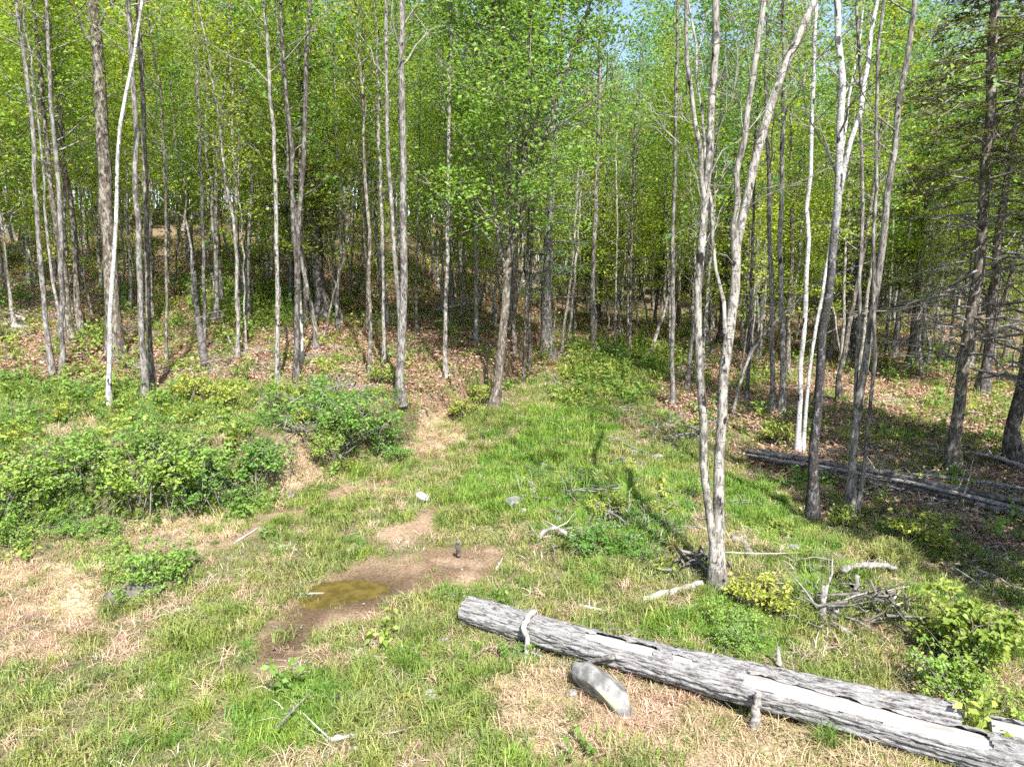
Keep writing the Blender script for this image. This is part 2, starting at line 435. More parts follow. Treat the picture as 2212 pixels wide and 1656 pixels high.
def water_mat():
    m, nt, out = new_mat('puddle_water')
    tc = N(nt, 'ShaderNodeTexCoord')
    f = noise(nt, tc.outputs['Object'], 5, 4, 0.6)
    col = mixc(nt, ramp(nt, f, 0.4, 0.6), (0.075, 0.056, 0.016), (0.12, 0.09, 0.024))
    p = N(nt, 'ShaderNodeBsdfPrincipled'); p.inputs['Roughness'].default_value = 0.06; p.inputs['IOR'].default_value = 1.33
    nt.links.new(col, p.inputs['Base Color'])
    nt.links.new(p.outputs[0], out.inputs['Surface'])
    return m
M['water'] = water_mat()

# ------------------------------------------------------------------ zones of the clearing
def poly(pts): return np.array([gp(u, v)[0][:2] for u, v in pts])
def inside(P, x, y):
    r = np.zeros(x.shape, bool); j = len(P) - 1
    for i in range(len(P)):
        xi, yi = P[i]; xj, yj = P[j]
        c = ((yi > y) != (yj > y)) & (x < (xj - xi) * (y - yi) / (yj - yi + 1e-12) + xi)
        r ^= c; j = i
    return r
Z_MUD = [poly(p) for p in (
    [(690, 1235), (770, 1205), (900, 1190), (1080, 1175), (1070, 1235), (960, 1275), (850, 1300), (780, 1340), (700, 1385), (620, 1450), (550, 1475), (560, 1400), (600, 1330), (680, 1290)],
    [(780, 1160), (880, 1110), (970, 1085), (940, 1140), (850, 1190)],
    [(450, 1170), (560, 1118), (700, 1066), (800, 1035), (850, 1035), (740, 1078), (600, 1132), (480, 1184)],
    [(900, 1600), (1000, 1590), (1010, 1640), (910, 1650)])]
Z_LUSH = [poly(p) for p in (
    [(1170, 880), (1330, 865), (1340, 930), (1250, 1010), (1190, 1070), (1090, 1130), (990, 1090), (1000, 1010), (1120, 950)],
    [(1150, 1010), (1480, 1000), (1500, 1100), (1460, 1180), (1300, 1220), (1150, 1130)],
    [(1540, 1030), (1650, 1040), (1810, 1190), (1700, 1195), (1570, 1120)],
    [(500, 1570), (650, 1430), (730, 1470), (640, 1620), (520, 1650)],
    [(1500, 1330), (1640, 1290), (1700, 1400), (1600, 1430), (1510, 1400)],
    [(1700, 1240), (1780, 1230), (1790, 1290), (1720, 1300)],
    [(330, 1440), (380, 1430), (390, 1480), (330, 1490)])]
Z_DEAD = [poly(p) for p in (
    [(-60, 1200), (140, 1200), (220, 1290), (150, 1420), (-60, 1450)],
    [(190, 1140), (330, 1120), (480, 1095), (510, 1150), (380, 1200), (200, 1200)],
    [(1030, 1470), (1180, 1440), (1400, 1460), (1700, 1555), (2000, 1650), (2100, 1700), (1250, 1680), (1060, 1560)],
    [(590, 960), (670, 950), (710, 1040), (620, 1085)],
    [(885, 890), (985, 880), (990, 965), (880, 1000)],
    [(2090, 1340), (2230, 1320), (2230, 1400), (2110, 1400)],
    [(70, 930), (200, 910), (260, 960), (110, 980)])]
Z_BRIGHT = [poly(p) for p in ([(1200, 740), (1440, 745), (1470, 800), (1400, 860), (1330, 880), (1180, 890), (1190, 830), (1230, 790)], [(400, 600), (720, 640), (740, 700), (560, 720), (420, 690)])]
def zone(Z, x, y, warp=0.35, s=50):
    wx = x + warp * 2 * (fbm(x / 0.6, y / 0.6, s) - 0.5); wy = y + warp * 2 * (fbm(x / 0.6 + 9, y / 0.6 + 4, s + 3) - 0.5)
    r = np.zeros(x.shape, bool)
    for P in Z: r |= inside(P, wx, wy)
    return r
# edge of the wood: behind it the floor is leaf litter
E_U = [(-200, 830), (0, 830), (120, 835), (320, 860), (480, 830), (640, 835), (880, 880), (960, 860), (1090, 860), (1180, 800), (1240, 790), (1330, 820), (1400, 860), (1560, 960), (1700, 1000), (1850, 1150), (2060, 1200), (2300, 1240)]
_ew = np.array([gp(u, v)[0][:2] for u, v in E_U])
_eo = np.argsort(_ew[:, 0]); E_X, E_Y = _ew[_eo, 0], _ew[_eo, 1]
def wood(x, y):
    return sm((y - np.interp(x, E_X, E_Y) + 2.2 * (fbm(x / 2.1, y / 2.1, 77) - 0.5)) / 1.2 + 0.5)

# ------------------------------------------------------------------ ground sheet
def spaced(lo, hi, step, far, g):
    core = list(np.arange(lo, hi + 1e-6, step)); a = core[-1]; st = step; right = []
    while a < far: st *= g; a += st; right.append(a)
    return core, right
cx_, rx_ = spaced(-15, 15, 0.11, 320, 1.11)
gx = np.array([-c for c in rx_[::-1]] + cx_ + rx_)
cy_, ry_ = spaced(2.5, 30, 0.11, 420, 1.05)
gy = np.array([-60, -30, -15, -8, -4, -1, 1] + cy_ + ry_)
X, Y = np.meshgrid(gx, gy)
Xf, Yf = X.ravel(), Y.ravel()
ZG = H(Xf, Yf)
nx, ny = len(gx), len(gy)
ii = (np.arange(ny - 1)[:, None] * nx + np.arange(nx - 1)[None, :]).ravel()
GQ = np.stack([ii, ii + 1, ii + nx + 1, ii + nx], 1)
def blur(a):
    a = a.astype(float).reshape(ny, nx)
    for _ in range(2):
        a[1:-1, 1:-1] = (a[1:-1, 1:-1] * 2 + a[:-2, 1:-1] + a[2:, 1:-1] + a[1:-1, :-2] + a[1:-1, 2:]) / 6
    return a.ravel()
g_mud = blur(zone(Z_MUD, Xf, Yf)); g_lush = blur(zone(Z_LUSH, Xf, Yf)); g_dead = blur(zone(Z_DEAD, Xf, Yf))
g_lit = wood(Xf, Yf) * (0.35 + 0.65 * sm((fbm(Xf / 1.7, Yf / 1.7, 31) - 0.36) / 0.16))
g_wet = np.clip(1.3 * gauss(Xf, Yf, PUD[0], PUD[1], 0.85, 0.6) + 1.1 * gauss(Xf, Yf, -2.75, 7.9, 0.35, 0.9), 0, 1) * g_mud
ground = link('ground', mesh_np('ground', np.stack([Xf, Yf, ZG], 1), GQ, None, [M['ground']], {'mud': g_mud, 'lush': g_lush, 'dead': g_dead, 'litter': g_lit, 'wet': g_wet}))
tag(ground, 'grassy clearing floor rising into leaf-strewn woodland', kind='structure')

# puddle: a thin water sheet lying in the dip
pz = Hf(*PUD) + 0.046
th = np.linspace(0, 2 * PI, 48, endpoint=False)
rr = 1 + 0.10 * np.sin(3 * th + 1) + 0.06 * np.sin(5 * th)
PV = np.concatenate([[[0, 0, 0]], np.stack([0.95 * rr * np.cos(th), 0.66 * rr * np.sin(th), 0 * th], 1)])
PT = np.array([[0, i + 1, (i + 1) % 48 + 1] for i in range(48)])
puddle = link('puddle', mesh_np('puddle', PV, None, PT, [M['water']]), loc=(PUD[0], PUD[1], pz))
tag(puddle, 'small muddy olive puddle in the bare soil of the track', kind='structure')

# ------------------------------------------------------------------ stuff: grass, dead grass, litter, forbs (instanced clumps)
def proto_collection(name, meshes):
    c = bpy.data.collections.new(name)
    for i, me in enumerate(meshes):
        o = bpy.data.objects.new(f'{name}_clump_{i:02d}', me); c.objects.link(o)
    return c

def blades(rng, n, h, spread, w, lean, mat, name, lie=0.0):
    az = rng.uniform(0, 2 * PI, n); r = spread * np.sqrt(rng.uniform(0, 1, n)); a2 = rng.uniform(0, 2 * PI, n)
    B = np.stack([r * np.cos(a2), r * np.sin(a2), np.full(n, -0.02)], 1)
    hh = h * rng.uniform(0.45, 1.15, n); ln = lean * rng.uniform(0.2, 1.3, n)
    d = np.stack([np.cos(az), np.sin(az), 0 * az], 1); s = np.stack([-np.sin(az), np.cos(az), 0 * az], 1)
    up = np.array([0, 0, 1.0])
    mid = B + d * (hh * ln * 0.35)[:, None] + up * (hh * 0.62 * (1 - lie))[:, None]
    tip = B + d * (hh * ln)[:, None] + up * (hh * (0.95 - 0.45 * np.clip(ln, 0, 1)) * (1 - lie) + hh * lie * 0.1)[:, None]
    ww = (w * rng.uniform(0.6, 1.3, n))[:, None]
    V = np.stack([B - s * ww * 0.5, B + s * ww * 0.5, mid + s * ww * 0.42, mid - s * ww * 0.42, tip], 1).reshape(-1, 3)
    k = np.arange(n)[:, None] * 5
    Q = k + np.array([[0, 1, 2, 3]]); T = k + np.array([[3, 2, 4]])
    return mesh_np(name, V, Q, T, [mat], {'rnd': np.repeat(rng.uniform(0, 1, n), 5)})

RNG = np.random.default_rng(11)
P_GRASS = proto_collection('grass', [blades(RNG, 34, 0.095, 0.13, 0.0065, 0.95, M['grass'], 'grass_clump') for _ in range(4)] + [blades(RNG, 46, 0.19, 0.11, 0.008, 0.9, M['grass'], 'grass_clump') for _ in range(3)])
P_SEDGE = proto_collection('sedge', [blades(RNG, 90, h_, 0.10, 0.008, 1.15, M[m_], 'sedge_clump') for h_, m_ in ((0.24, 'lush'), (0.30, 'grass'), (0.2, 'lush'), (0.26, 'grass'), (0.34, 'lush'))])
P_LUSH = proto_collection('lush_grass', [blades(RNG, 44, 0.17, 0.13, 0.008, 0.8, M['lush'], 'lush_clump') for _ in range(4)])
P_DEAD = proto_collection('dead_grass', [blades(RNG, 16, 0.2, 0.16, 0.007, 1.3, M['straw'], 'straw_clump', lie=0.6) for _ in range(2)] + [blades(RNG, 40, 0.17, 0.15, 0.0065, 1.5, M['dead'], 'dead_clump', lie=0.8) for _ in range(5)] + [blades(RNG, 30, 0.2, 0.1, 0.008, 1.1, M['dead'], 'dead_clump', lie=0.35) for _ in range(2)])
def litter_clump(rng, n, spread):
    C = np.stack([rng.normal(0, spread, n), rng.normal(0, spread, n), rng.uniform(0.0, 0.05, n)], 1)
    V, F, a = leaf_geo(C, rng.uniform(0.04, 0.075, n), rng, flat=0.8, asp=0.7, pitch=0, pj=0.25)
    return mesh_np('litter_clump', V, F, None, [M['litter']], {'rnd': a})
P_LIT = proto_collection('leaf_litter', [litter_clump(RNG, 34, 0.2) for _ in range(5)])
def forb_clump(rng, n, h, mat, leaf):
    b = MB()
    for _ in range(n):
        az = rng.uniform(0, 2 * PI); hh = h * rng.uniform(0.5, 1.1); l = rng.uniform(0.1, 0.5) * hh
        p0 = np.array([rng.normal(0, 0.08), rng.normal(0, 0.08), -0.02]); p1 = p0 + [l * math.cos(az), l * math.sin(az), hh]
        s = rng.uniform(0.35, 1, 7)[:, None]
        V, F, a = leaf_geo(p0 + (p1 - p0) * s + rng.normal(0, 0.015, (7, 3)), rng.uniform(0.6, 1.1, 7) * leaf, rng, flat=0.65, asp=0.6)
        b.add(V, F, a=a)
        b.tube([p0, (p0 + p1) / 2, p1], [0.004, 0.003, 0.002], 3)
    return b.mesh('forb_clump', [mat])
P_FORB = proto_collection('undergrowth', [forb_clump(RNG, 5, 0.22, M['forb'], 0.07) for _ in range(4)] + [forb_clump(RNG, 6, 0.42, M['forb'], 0.10) for _ in range(2)])
def twig_clump(rng, n, L):
    b = MB()
    for _ in range(n):
        az = rng.uniform(0, 2 * PI); l = L * rng.uniform(0.3, 1.2)
        c = np.array([rng.normal(0, 0.2), rng.normal(0, 0.2), rng.uniform(0.0, 0.06)])
        d = np.array([math.cos(az), math.sin(az), rng.normal(0.05, 0.16)]) * l / 2
        b.tube([c - d, c + rng.normal(0, 0.03, 3), c + d], np.array([1, 0.8, 0.4]) * rng.uniform(0.004, 0.013), 4)
    return b.mesh('twig_clump', [M['deadwood']])
P_TWIG = proto_collection('twigs', [twig_clump(RNG, 9, 0.5) for _ in range(5)])
def pebble_clump(rng, n):
    b = MB()
    for _ in range(n):
        bm = bmesh.new(); bmesh.ops.create_icosphere(bm, subdivisions=1, radius=1)
        V = np.array([v.co for v in bm.verts]); T = np.array([[v.index for v in f.verts] for f in bm.faces]); bm.free()
        V = V * (1 + rng.uniform(-0.2, 0.2, (len(V), 1))) * rng.uniform(0.006, 0.018) * np.array([1.2, 0.9, 0.55]) + [rng.normal(0, 0.15), rng.normal(0, 0.15), 0.0]
        b.add(V, None, T)
    return b.mesh('pebble_clump', [M['rock']])
P_PEB = proto_collection('pebbles', [pebble_clump(RNG, 5) for _ in range(3)])

def instancer(name, label, coll, x, y, scale, idx, rng, tilt=0.12, dz=0.0):
    n = len(x)
    z = H(x, y) + dz
    me = bpy.data.meshes.new(name)
    me.vertices.add(n); me.vertices.foreach_set('co', np.stack([x, y, z], 1).astype(np.float32).ravel())
    a = me.attributes.new('rot', 'FLOAT_VECTOR', 'POINT')
    e = 0.15
    sx = np.clip((H(x + e, y) - H(x - e, y)) / (2 * e), -0.6, 0.6); sy = np.clip((H(x, y + e) - H(x, y - e)) / (2 * e), -0.6, 0.6)
    a.data.foreach_set('vector', np.stack([sy * 0.7 + rng.normal(0, tilt, n), -sx * 0.7 + rng.normal(0, tilt, n), rng.uniform(0, 2 * PI, n)], 1).astype(np.float32).ravel())
    a = me.attributes.new('scl', 'FLOAT', 'POINT'); a.data.foreach_set('value', scale.astype(np.float32))
    a = me.attributes.new('pid', 'INT', 'POINT'); a.data.foreach_set('value', idx.astype(np.int32))
    o = link(name, me)
    ng = bpy.data.node_groups.new(name + '_scatter', 'GeometryNodeTree')
    ng.interface.new_socket('Geometry', in_out='INPUT', socket_type='NodeSocketGeometry')
    ng.interface.new_socket('Geometry', in_out='OUTPUT', socket_type='NodeSocketGeometry')
    gi = ng.nodes.new('NodeGroupInput'); go = ng.nodes.new('NodeGroupOutput')
    m2p = ng.nodes.new('GeometryNodeMeshToPoints')
    iop = ng.nodes.new('GeometryNodeInstanceOnPoints')
    ci = ng.nodes.new('GeometryNodeCollectionInfo'); ci.inputs['Collection'].default_value = coll; ci.inputs['Separate Children'].default_value = True; ci.inputs['Reset Children'].default_value = True
    def na(nm, dt):
        q = ng.nodes.new('GeometryNodeInputNamedAttribute'); q.data_type = dt; q.inputs['Name'].default_value = nm; return q.outputs['Attribute']
    ng.links.new(gi.outputs[0], m2p.inputs['Mesh']); ng.links.new(m2p.outputs[0], iop.inputs['Points'])
    ng.links.new(ci.outputs[0], iop.inputs['Instance']); iop.inputs['Pick Instance'].default_value = True
    ng.links.new(na('pid', 'INT'), iop.inputs['Instance Index'])
    e2r = ng.nodes.new('FunctionNodeEulerToRotation'); ng.links.new(na('rot', 'FLOAT_VECTOR'), e2r.inputs[0]); ng.links.new(e2r.outputs[0], iop.inputs['Rotation'])
    ng.links.new(na('scl', 'FLOAT'), iop.inputs['Scale'])
    ng.links.new(iop.outputs[0], go.inputs[0])
    md = o.modifiers.new('scatter', 'NODES'); md.node_group = ng
    tag(o, label, kind='stuff')
    return o

BANDS = [(3.6, 9, 1.0), (9, 14, 0.8), (14, 20, 0.55), (20, 30, 0.3), (30, 48, 0.13)]
def scatter(density, rng):
    xs, ys = [], []
    for y0, y1, k in BANDS:
        xm = 0.82 * y1 + 2
        n = int(density * k * (y1 - y0) * 2 * xm)
        y = rng.uniform(y0, y1, n); x = rng.uniform(-xm, xm, n)
        ok = np.abs(x) < 0.82 * y + 1.5
        xs.append(x[ok]); ys.append(y[ok])
    return np.concatenate(xs), np.concatenate(ys)
def size_by_dist(y): return 1 + np.clip((y - 9) / 28, 0, 1.0)

rg = np.random.default_rng(5)
def scatter_all():
    x, y = scatter(135, rg); u = rg.uniform(0, 1, len(x))
    mud = zone(Z_MUD, x, y); lush = zone(Z_LUSH, x, y); dead = zone(Z_DEAD, x, y); br = zone(Z_BRIGHT, x, y); wd = wood(x, y)
    pud = ((x - PUD[0]) / 0.66) ** 2 + ((y - PUD[1]) / 0.46) ** 2 < 1
    patch = sm((fbm(x / 0.8, y / 0.8, 61) - 0.34) / 0.22)
    p = (0.4 + 0.6 * patch) * (1 - 0.8 * wd)
    p = np.where(mud, 0.02, p); p = np.where(dead, 0.2, p); p = np.where(lush, 0.35, p); p = np.where(br, 0.9, p)
    k = (u < p) & ~pud
    tall = fbm(x / 1.3, y / 1.3, 71)
    idx = np.where(rg.uniform(0, 1, len(x)) < np.clip((tall - 0.45) * 3, 0.03, 0.5), rg.integers(4, 7, len(x)), rg.integers(0, 4, len(x)))
    instancer('grass', 'short yellow green meadow grass over the clearing', P_GRASS, x[k], y[k], (rg.uniform(0.6, 1.35, len(x)) * size_by_dist(y))[k], idx[k], rg)
    x, y = scatter(55, rg); u = rg.uniform(0, 1, len(x))
    lush = zone(Z_LUSH, x, y); mud = zone(Z_MUD, x, y); wd = wood(x, y); br = zone(Z_BRIGHT, x, y)
    tf = fbm(x / 0.5, y / 0.5, 83) * 0.6 + fbm(x / 2.2, y / 2.2, 85) * 0.4
    p = np.where(lush, 0.5 + 0.5 * sm((tf - 0.4) / 0.2), 0.55 * sm((tf - 0.62) / 0.08)); p = np.where(mud, 0, p) * (1 - 0.85 * wd); p = np.where(br, 0.3, p)
    k = u < p
    instancer('lush_grass', 'tall bright green grass tufts on the damp ground', P_LUSH, x[k], y[k], (rg.uniform(0.6, 1.4, len(x)) * size_by_dist(y))[k], rg.integers(0, 4, len(x))[k], rg)
    x, y = scatter(110, rg); u = rg.uniform(0, 1, len(x))
    lush = zone(Z_LUSH, x, y); mud = zone(Z_MUD, x, y); dead = zone(Z_DEAD, x, y); wd = wood(x, y)
    pud = ((x - PUD[0]) / 0.66) ** 2 + ((y - PUD[1]) / 0.46) ** 2 < 1
    p = 0.2 + 0.4 * sm((fbm(x / 1.1, y / 1.1, 91) - 0.52) / 0.12); p = np.where(dead, 1.0, p); p = np.where(lush, 0.08, p); p = np.where(mud, 0.03, p) * (1 - 0.75 * wd)
    k = (u < p) & ~pud
    instancer('dead_grass', 'matted tan dead grass lying between green tufts', P_DEAD, x[k], y[k], (rg.uniform(0.6, 1.3, len(x)) * size_by_dist(y))[k], np.where(dead & (u < 0.75), rg.integers(2, 9, len(x)), rg.integers(0, 9, len(x)))[k], rg, dz=0.005)
    x, y = scatter(38, rg); u = rg.uniform(0, 1, len(x)); wd = wood(x, y); mud = zone(Z_MUD, x, y); lush = zone(Z_LUSH, x, y)
    pt = sm((fbm(x / 1.7, y / 1.7, 31) - 0.36) / 0.16)
    p = wd * (0.2 + 0.8 * pt); p = np.where(mud, 0.0, p); p = np.where(lush, 0.0, p); p = np.where(zone(Z_BRIGHT, x, y), 0.1, p)
    k = u < p
    instancer('leaf_litter', 'brown dead leaves carpeting the woodland floor', P_LIT, x[k], y[k], (rg.uniform(0.7, 1.3, len(x)) * size_by_dist(y))[k], rg.integers(0, 5, len(x))[k], rg)
    x, y = scatter(22, rg); u = rg.uniform(0, 1, len(x)); wd = wood(x, y); mud = zone(Z_MUD, x, y); dead = zone(Z_DEAD, x, y); br = zone(Z_BRIGHT, x, y)
    left = sm((-x - 3) / 2) * sm((y - 9.5) / 2)
    pt = sm((fbm(x / 1.5, y / 1.5, 41) - 0.42) / 0.16)
    p = 0.012 + 0.27 * pt * wd + 0.75 * left * (1 - 0.8 * wd) * (0.3 + 0.7 * pt); p = np.where(dead, 0.02, p); p = np.where(mud | (((x - PUD[0]) / 1.0) ** 2 + ((y - PUD[1]) / 0.7) ** 2 < 1), 0.0, p); p = np.where(br, 0.8, p)
    k = u < p
    instancer('undergrowth', 'low yellow green leafy plants under the trees', P_FORB, x[k], y[k], (rg.uniform(0.6, 1.3, len(x)) * size_by_dist(y))[k], rg.integers(0, 6, len(x))[k], rg)
    x, y = scatter(9, rg); u = rg.uniform(0, 1, len(x)); mud = zone(Z_MUD, x, y); wd = wood(x, y)
    p = (0.05 + 0.25 * sm((fbm(x / 1.6, y / 1.6, 133) - 0.5) / 0.12)) * (1 - 0.7 * wd); p = np.where(mud, 0.0, p); p = np.where(zone(Z_LUSH, x, y), 0.3, p); p = np.where(zone(Z_DEAD, x, y), 0.0, p)
    k = (u < p) & (((x - PUD[0]) / 0.8) ** 2 + ((y - PUD[1]) / 0.55) ** 2 > 1)
    instancer('sedge', 'arching sedge tufts of mixed size dotted over the meadow', P_SEDGE, x[k], y[k], (rg.gamma(5, 0.11, len(x)) + 0.2)[k] * np.sqrt(size_by_dist(y[k])), rg.integers(0, 5, len(x))[k], rg)
    x, y = scatter(9, rg); u = rg.uniform(0, 1, len(x)); wd = wood(x, y)
    slash = zone(Z_SLASH, x, y)
    p = 0.015 + 0.25 * wd * sm((fbm(x / 2, y / 2, 101) - 0.4) / 0.2); p = np.where(slash, 0.5, p); p = np.where(zone(Z_MUD, x, y) | (((x - PUD[0]) / 1.3) ** 2 + ((y - PUD[1]) / 1.0) ** 2 < 1), 0.0, p)
    k = u < p
    instancer('twig_litter', 'grey twigs and bark scraps strewn over the ground', P_TWIG, x[k], y[k], (rg.uniform(0.6, 1.4, len(x)) * np.sqrt(size_by_dist(y)))[k], rg.integers(0, 5, len(x))[k], rg, dz=0.02)
    x, y = scatter(22, rg); u = rg.uniform(0, 1, len(x)); mud = zone(Z_MUD, x, y)
    pud = ((x - PUD[0]) / 0.66) ** 2 + ((y - PUD[1]) / 0.46) ** 2 < 1
    k = (u < np.where(mud, 0.55, 0.012)) & ~pud & (y < 18)
    instancer('pebbles', 'small pale pebbles scattered on the bare mud', P_PEB, x[k], y[k], rg.uniform(0.5, 1.3, len(x))[k], rg.integers(0, 3, len(x))[k], rg)
Z_SLASH = [poly(p) for p in (
    [(1740, 1230), (1950, 1240), (1960, 1400), (1780, 1420), (1700, 1330)],
    [(540, 850), (760, 830), (770, 920), (640, 960), (550, 930)],
    [(1350, 890), (1500, 880), (1560, 970), (1400, 1000)],
    [(1270, 1040), (1480, 1080), (1500, 1170), (1320, 1170)],
    [(1850, 980), (2220, 1050), (2220, 1330), (2000, 1250), (1900, 1100)],
    [(0, 640), (260, 640), (300, 720), (0, 730)], [(400, 740), (620, 750), (600, 800), (420, 800)],
    [(1140, 1130), (1250, 1140), (1250, 1190), (1150, 1190)])]
scatter_all()

# ------------------------------------------------------------------ trees
def grow(rng, trunks, nb=34, b0=0.45, blen=2.4, up=(0.35, 1.0), twigs=4, leaf=None, lsize=0.11, nleaf=0, spread=0.34, sides=10, keep=None, flat=0.55, brmul=1.0):
    """trunks: list of (points, radii). returns trunk MB, limb MB, leaf MB"""
    tk, lb, lf = MB(), MB(), MB()
    centers = []
    tot = sum(np.linalg.norm(np.diff(p, axis=0), axis=1).sum() for p, r in trunks)
    for P, R in trunks:
        tk.tube(P, R, sides)
        ln = np.linalg.norm(np.diff(P, axis=0), axis=1).sum()
        n = max(3, int(nb * ln / tot))
        zz = P[-1, 2]
        z0 = max(P[0, 2] + 0.4, zz * b0)
        s = np.linspace(0, 1, n) ** 0.85 * 0.985
        zs = z0 + (zz - z0) * np.clip(s + rng.normal(0, 0.02, n), 0, 0.985)
        B0 = np.stack([np.interp(zs, P[:, 2], P[:, k]) for k in range(3)], 1)
        r = np.interp(zs, P[:, 2], R)
        az = np.arange(n) * 2.4 + rng.uniform(0, 6.28) + rng.normal(0, 0.5, n)
        L = blen * (1.0 - 0.6 * s) * rng.uniform(0.45, 1.15, n)
        el = rng.uniform(up[0], up[1], n)
        d = np.stack([np.cos(az) * np.cos(el), np.sin(az) * np.cos(el), np.sin(el)], 1)
        K = 5
        t = np.linspace(0, 1, K)[None, :, None]
        curl = rng.normal(0, 0.12, (n, 1, 3)); curl[:, :, 2] = rng.uniform(-0.05, 0.25, (n, 1))
        BP = B0[:, None, :] + d[:, None, :] * L[:, None, None] * t + curl * L[:, None, None] * t * t
        BP[:, 1:-1] += rng.normal(0, 0.035, (n, K - 2, 3)) * L[:, None, None]
        br = np.clip(r * rng.uniform(0.25, 0.5, n) * brmul, 0.007, 0.055)
        lb.tube(BP, br[:, None] * np.linspace(1, 0.22, K)[None, :], 4)
        # twigs
        if twigs:
            m = n * twigs
            bi = np.repeat(np.arange(n), twigs); tt = rng.uniform(0.3, 1.0, m)
            f = tt * (K - 1); k0 = np.clip(f.astype(int), 0, K - 2); fr = (f - k0)[:, None]
            T0 = BP[bi, k0] * (1 - fr) + BP[bi, k0 + 1] * fr
            td = nrm(d[bi] + rng.normal(0, 0.6, (m, 3))); tl = L[bi] * rng.uniform(0.2, 0.5, m)
            T2 = T0 + td * tl[:, None]; T1 = (T0 + T2) / 2 + rng.normal(0, 0.05, (m, 3)) * tl[:, None]
            TP = np.stack([T0, T1, T2], 1)
            lb.tube(TP, np.clip(br[bi] * 0.4, 0.005, 0.02)[:, None] * np.array([[1, 0.7, 0.35]]), 3)
            centers += [T2, T1]
        centers.append(BP[:, 2:].reshape(-1, 3))
    if nleaf:
        C = np.concatenate(centers)
        if keep is not None: C = C[keep(C)]
        per = nleaf / max(1, len(C))
        w = rng.gamma(0.55, 1.8, len(C)); cnt = np.maximum(0, np.round(per * w)).astype(int)
        CC = np.repeat(C, cnt, axis=0)
        CC = CC + rng.normal(0, 1, CC.shape) * np.array([spread, spread, spread * 0.3])
        V, F, a = leaf_geo(CC, lsize * rng.uniform(0.6, 1.25, len(CC)), rng, flat=flat, asp=0.62)
        lf.add(V, F, a=a)
    return tk, lb, lf

def trunk_from_pixels(base, path, w0, w1, y0, height, rng, dy=0.0, flare=1.35, wob=0.03, npt=22, extend=True, z_in=None):
    """trunk centre line in the upright plane through its foot, carried on to its full height above the picture"""
    pts = [at_y(u, v, y0 + dy * i) for i, (u, v) in enumerate(path)]
    P = np.array(pts) - base
    if extend and P[-1, 2] < height:
        d = nrm(P[-1] - P[-2]); n = 5
        for i in range(n):
            d = nrm(d * 0.75 + np.array([0, 0, 0.3]) + rng.normal(0, 0.06, 3))
            P = np.vstack([P, P[-1] + d * (height - P[len(path) - 1, 2]) / n])
    Q = resample(P, npt)
    depth = y0 / math.cos(PITCH)
    thin = 1.0 if w0 > 17 else 0.82
    r0 = thin * w0 / DS * depth / FPX / 2; r1 = thin * w1 / DS * depth / FPX / 2
    zt = P[len(path) - 1, 2]
    z = Q[:, 2]
    R = np.where(z < zt, r0 + (r1 - r0) * np.clip((z - z[0]) / max(zt - z[0], 0.1), 0, 1), r1 * (1 - 0.88 * np.clip((z - zt) / max(height - zt, 0.1), 0, 1)))
    if flare > 1: R = R * (1 + (flare - 1) * 1.7 * np.exp(-np.clip(z - z[0], 0, None) / 0.28))
    Q[1:-1] += rng.normal(0, wob * 0.6, (len(Q) - 2, 3)) * np.array([1, 1, 0])
    R = R * (1 + rng.normal(0, 0.025, len(R)))
    return Q, R

TREES = {}
def px_tree(key, name, label, trunks, bark, height=15, cat='tree', leaf='leaf_g', nleaf=0, seed=0, group=None, forks=True, foot=None, **kw):
    rng = np.random.default_rng(1000 + seed + len(TREES) * 7)
    u, v = trunks[0][0][0] if foot is None else foot
    base, t = gp(u, v)
    y0 = base[1]
    base = base - np.array([0, 0, 0.06])
    tr = []
    for i, (path, w0, w1) in enumerate(trunks):
        tr.append(trunk_from_pixels(base, path, w0, w1, y0, height * rng.uniform(0.92, 1.0), rng, dy=(0.0 if i == 0 else (0.06 if i % 2 else -0.06)), flare=1.4 if i == 0 or path[0][1] > v - 25 else 1.0))
    root = thing(name, label, cat, base, group)
    tk, lb, lf = grow(rng, tr, nleaf=nleaf, **kw)
    link('trunk', tk.mesh('trunk', [M[bark]]), root)
    if lb.n: link('limbs', lb.mesh('limbs', [M[kw.get('lbark', 'twig')]]), root)
    if lf.n: link('crown', lf.mesh('crown', [M[leaf]], smooth=False), root)
    TREES[key] = root
    return root

G_EDGE = 'trees along the edge of the clearing'
# --- left side
px_tree('birch_l', 'birch_tree', 'slender white birch with bright bark standing alone on the left slope', [([(236, 882), (237, 700), (245, 500), (258, 300), (275, 150), (302, 50)], 12, 7)], 'bark_birch', 15, leaf='leaf_g', nleaf=702, b0=0.6, nb=22, blen=1.5)
px_tree('l2', 'maple_tree', 'grey maple just right of the white birch, nearest of its pair', [([(314, 858), (308, 700), (300, 560), (297, 400), (290, 250), (284, 60)], 16, 11)], 'bark_grey', 15, leaf='leaf_y', nleaf=1014, b0=0.55)
px_tree('l3', 'maple_tree', 'dark slim maple rising behind the grey maple right of the white birch', [([(331, 840), (322, 700), (316, 550), (312, 350), (305, 200), (300, 0)], 14, 10)], 'bark_brown', 16, leaf='leaf_y', nleaf=1014, b0=0.5)
px_tree('l4', 'maple_tree', 'grey maple with a bent foot left of the white birch', [([(114, 812), (104, 703), (90, 620), (83, 553), (78, 400), (68, 250), (50, 100), (34, 0)], 13, 9)], 'bark_grey', 16, leaf='leaf_y', nleaf=1170, b0=0.5)
px_tree('l5', 'maple_tree', 'grey forked maple left of the white birch, dividing at knee height', [([(135, 818), (133, 760), (132, 687), (134, 553), (128, 400), (110, 200), (100, 0)], 14, 8), ([(132, 700), (113, 620), (105, 570), (100, 450), (85, 300)], 8, 5)], 'bark_grey', 15, leaf='leaf_y', nleaf=1170, b0=0.5)
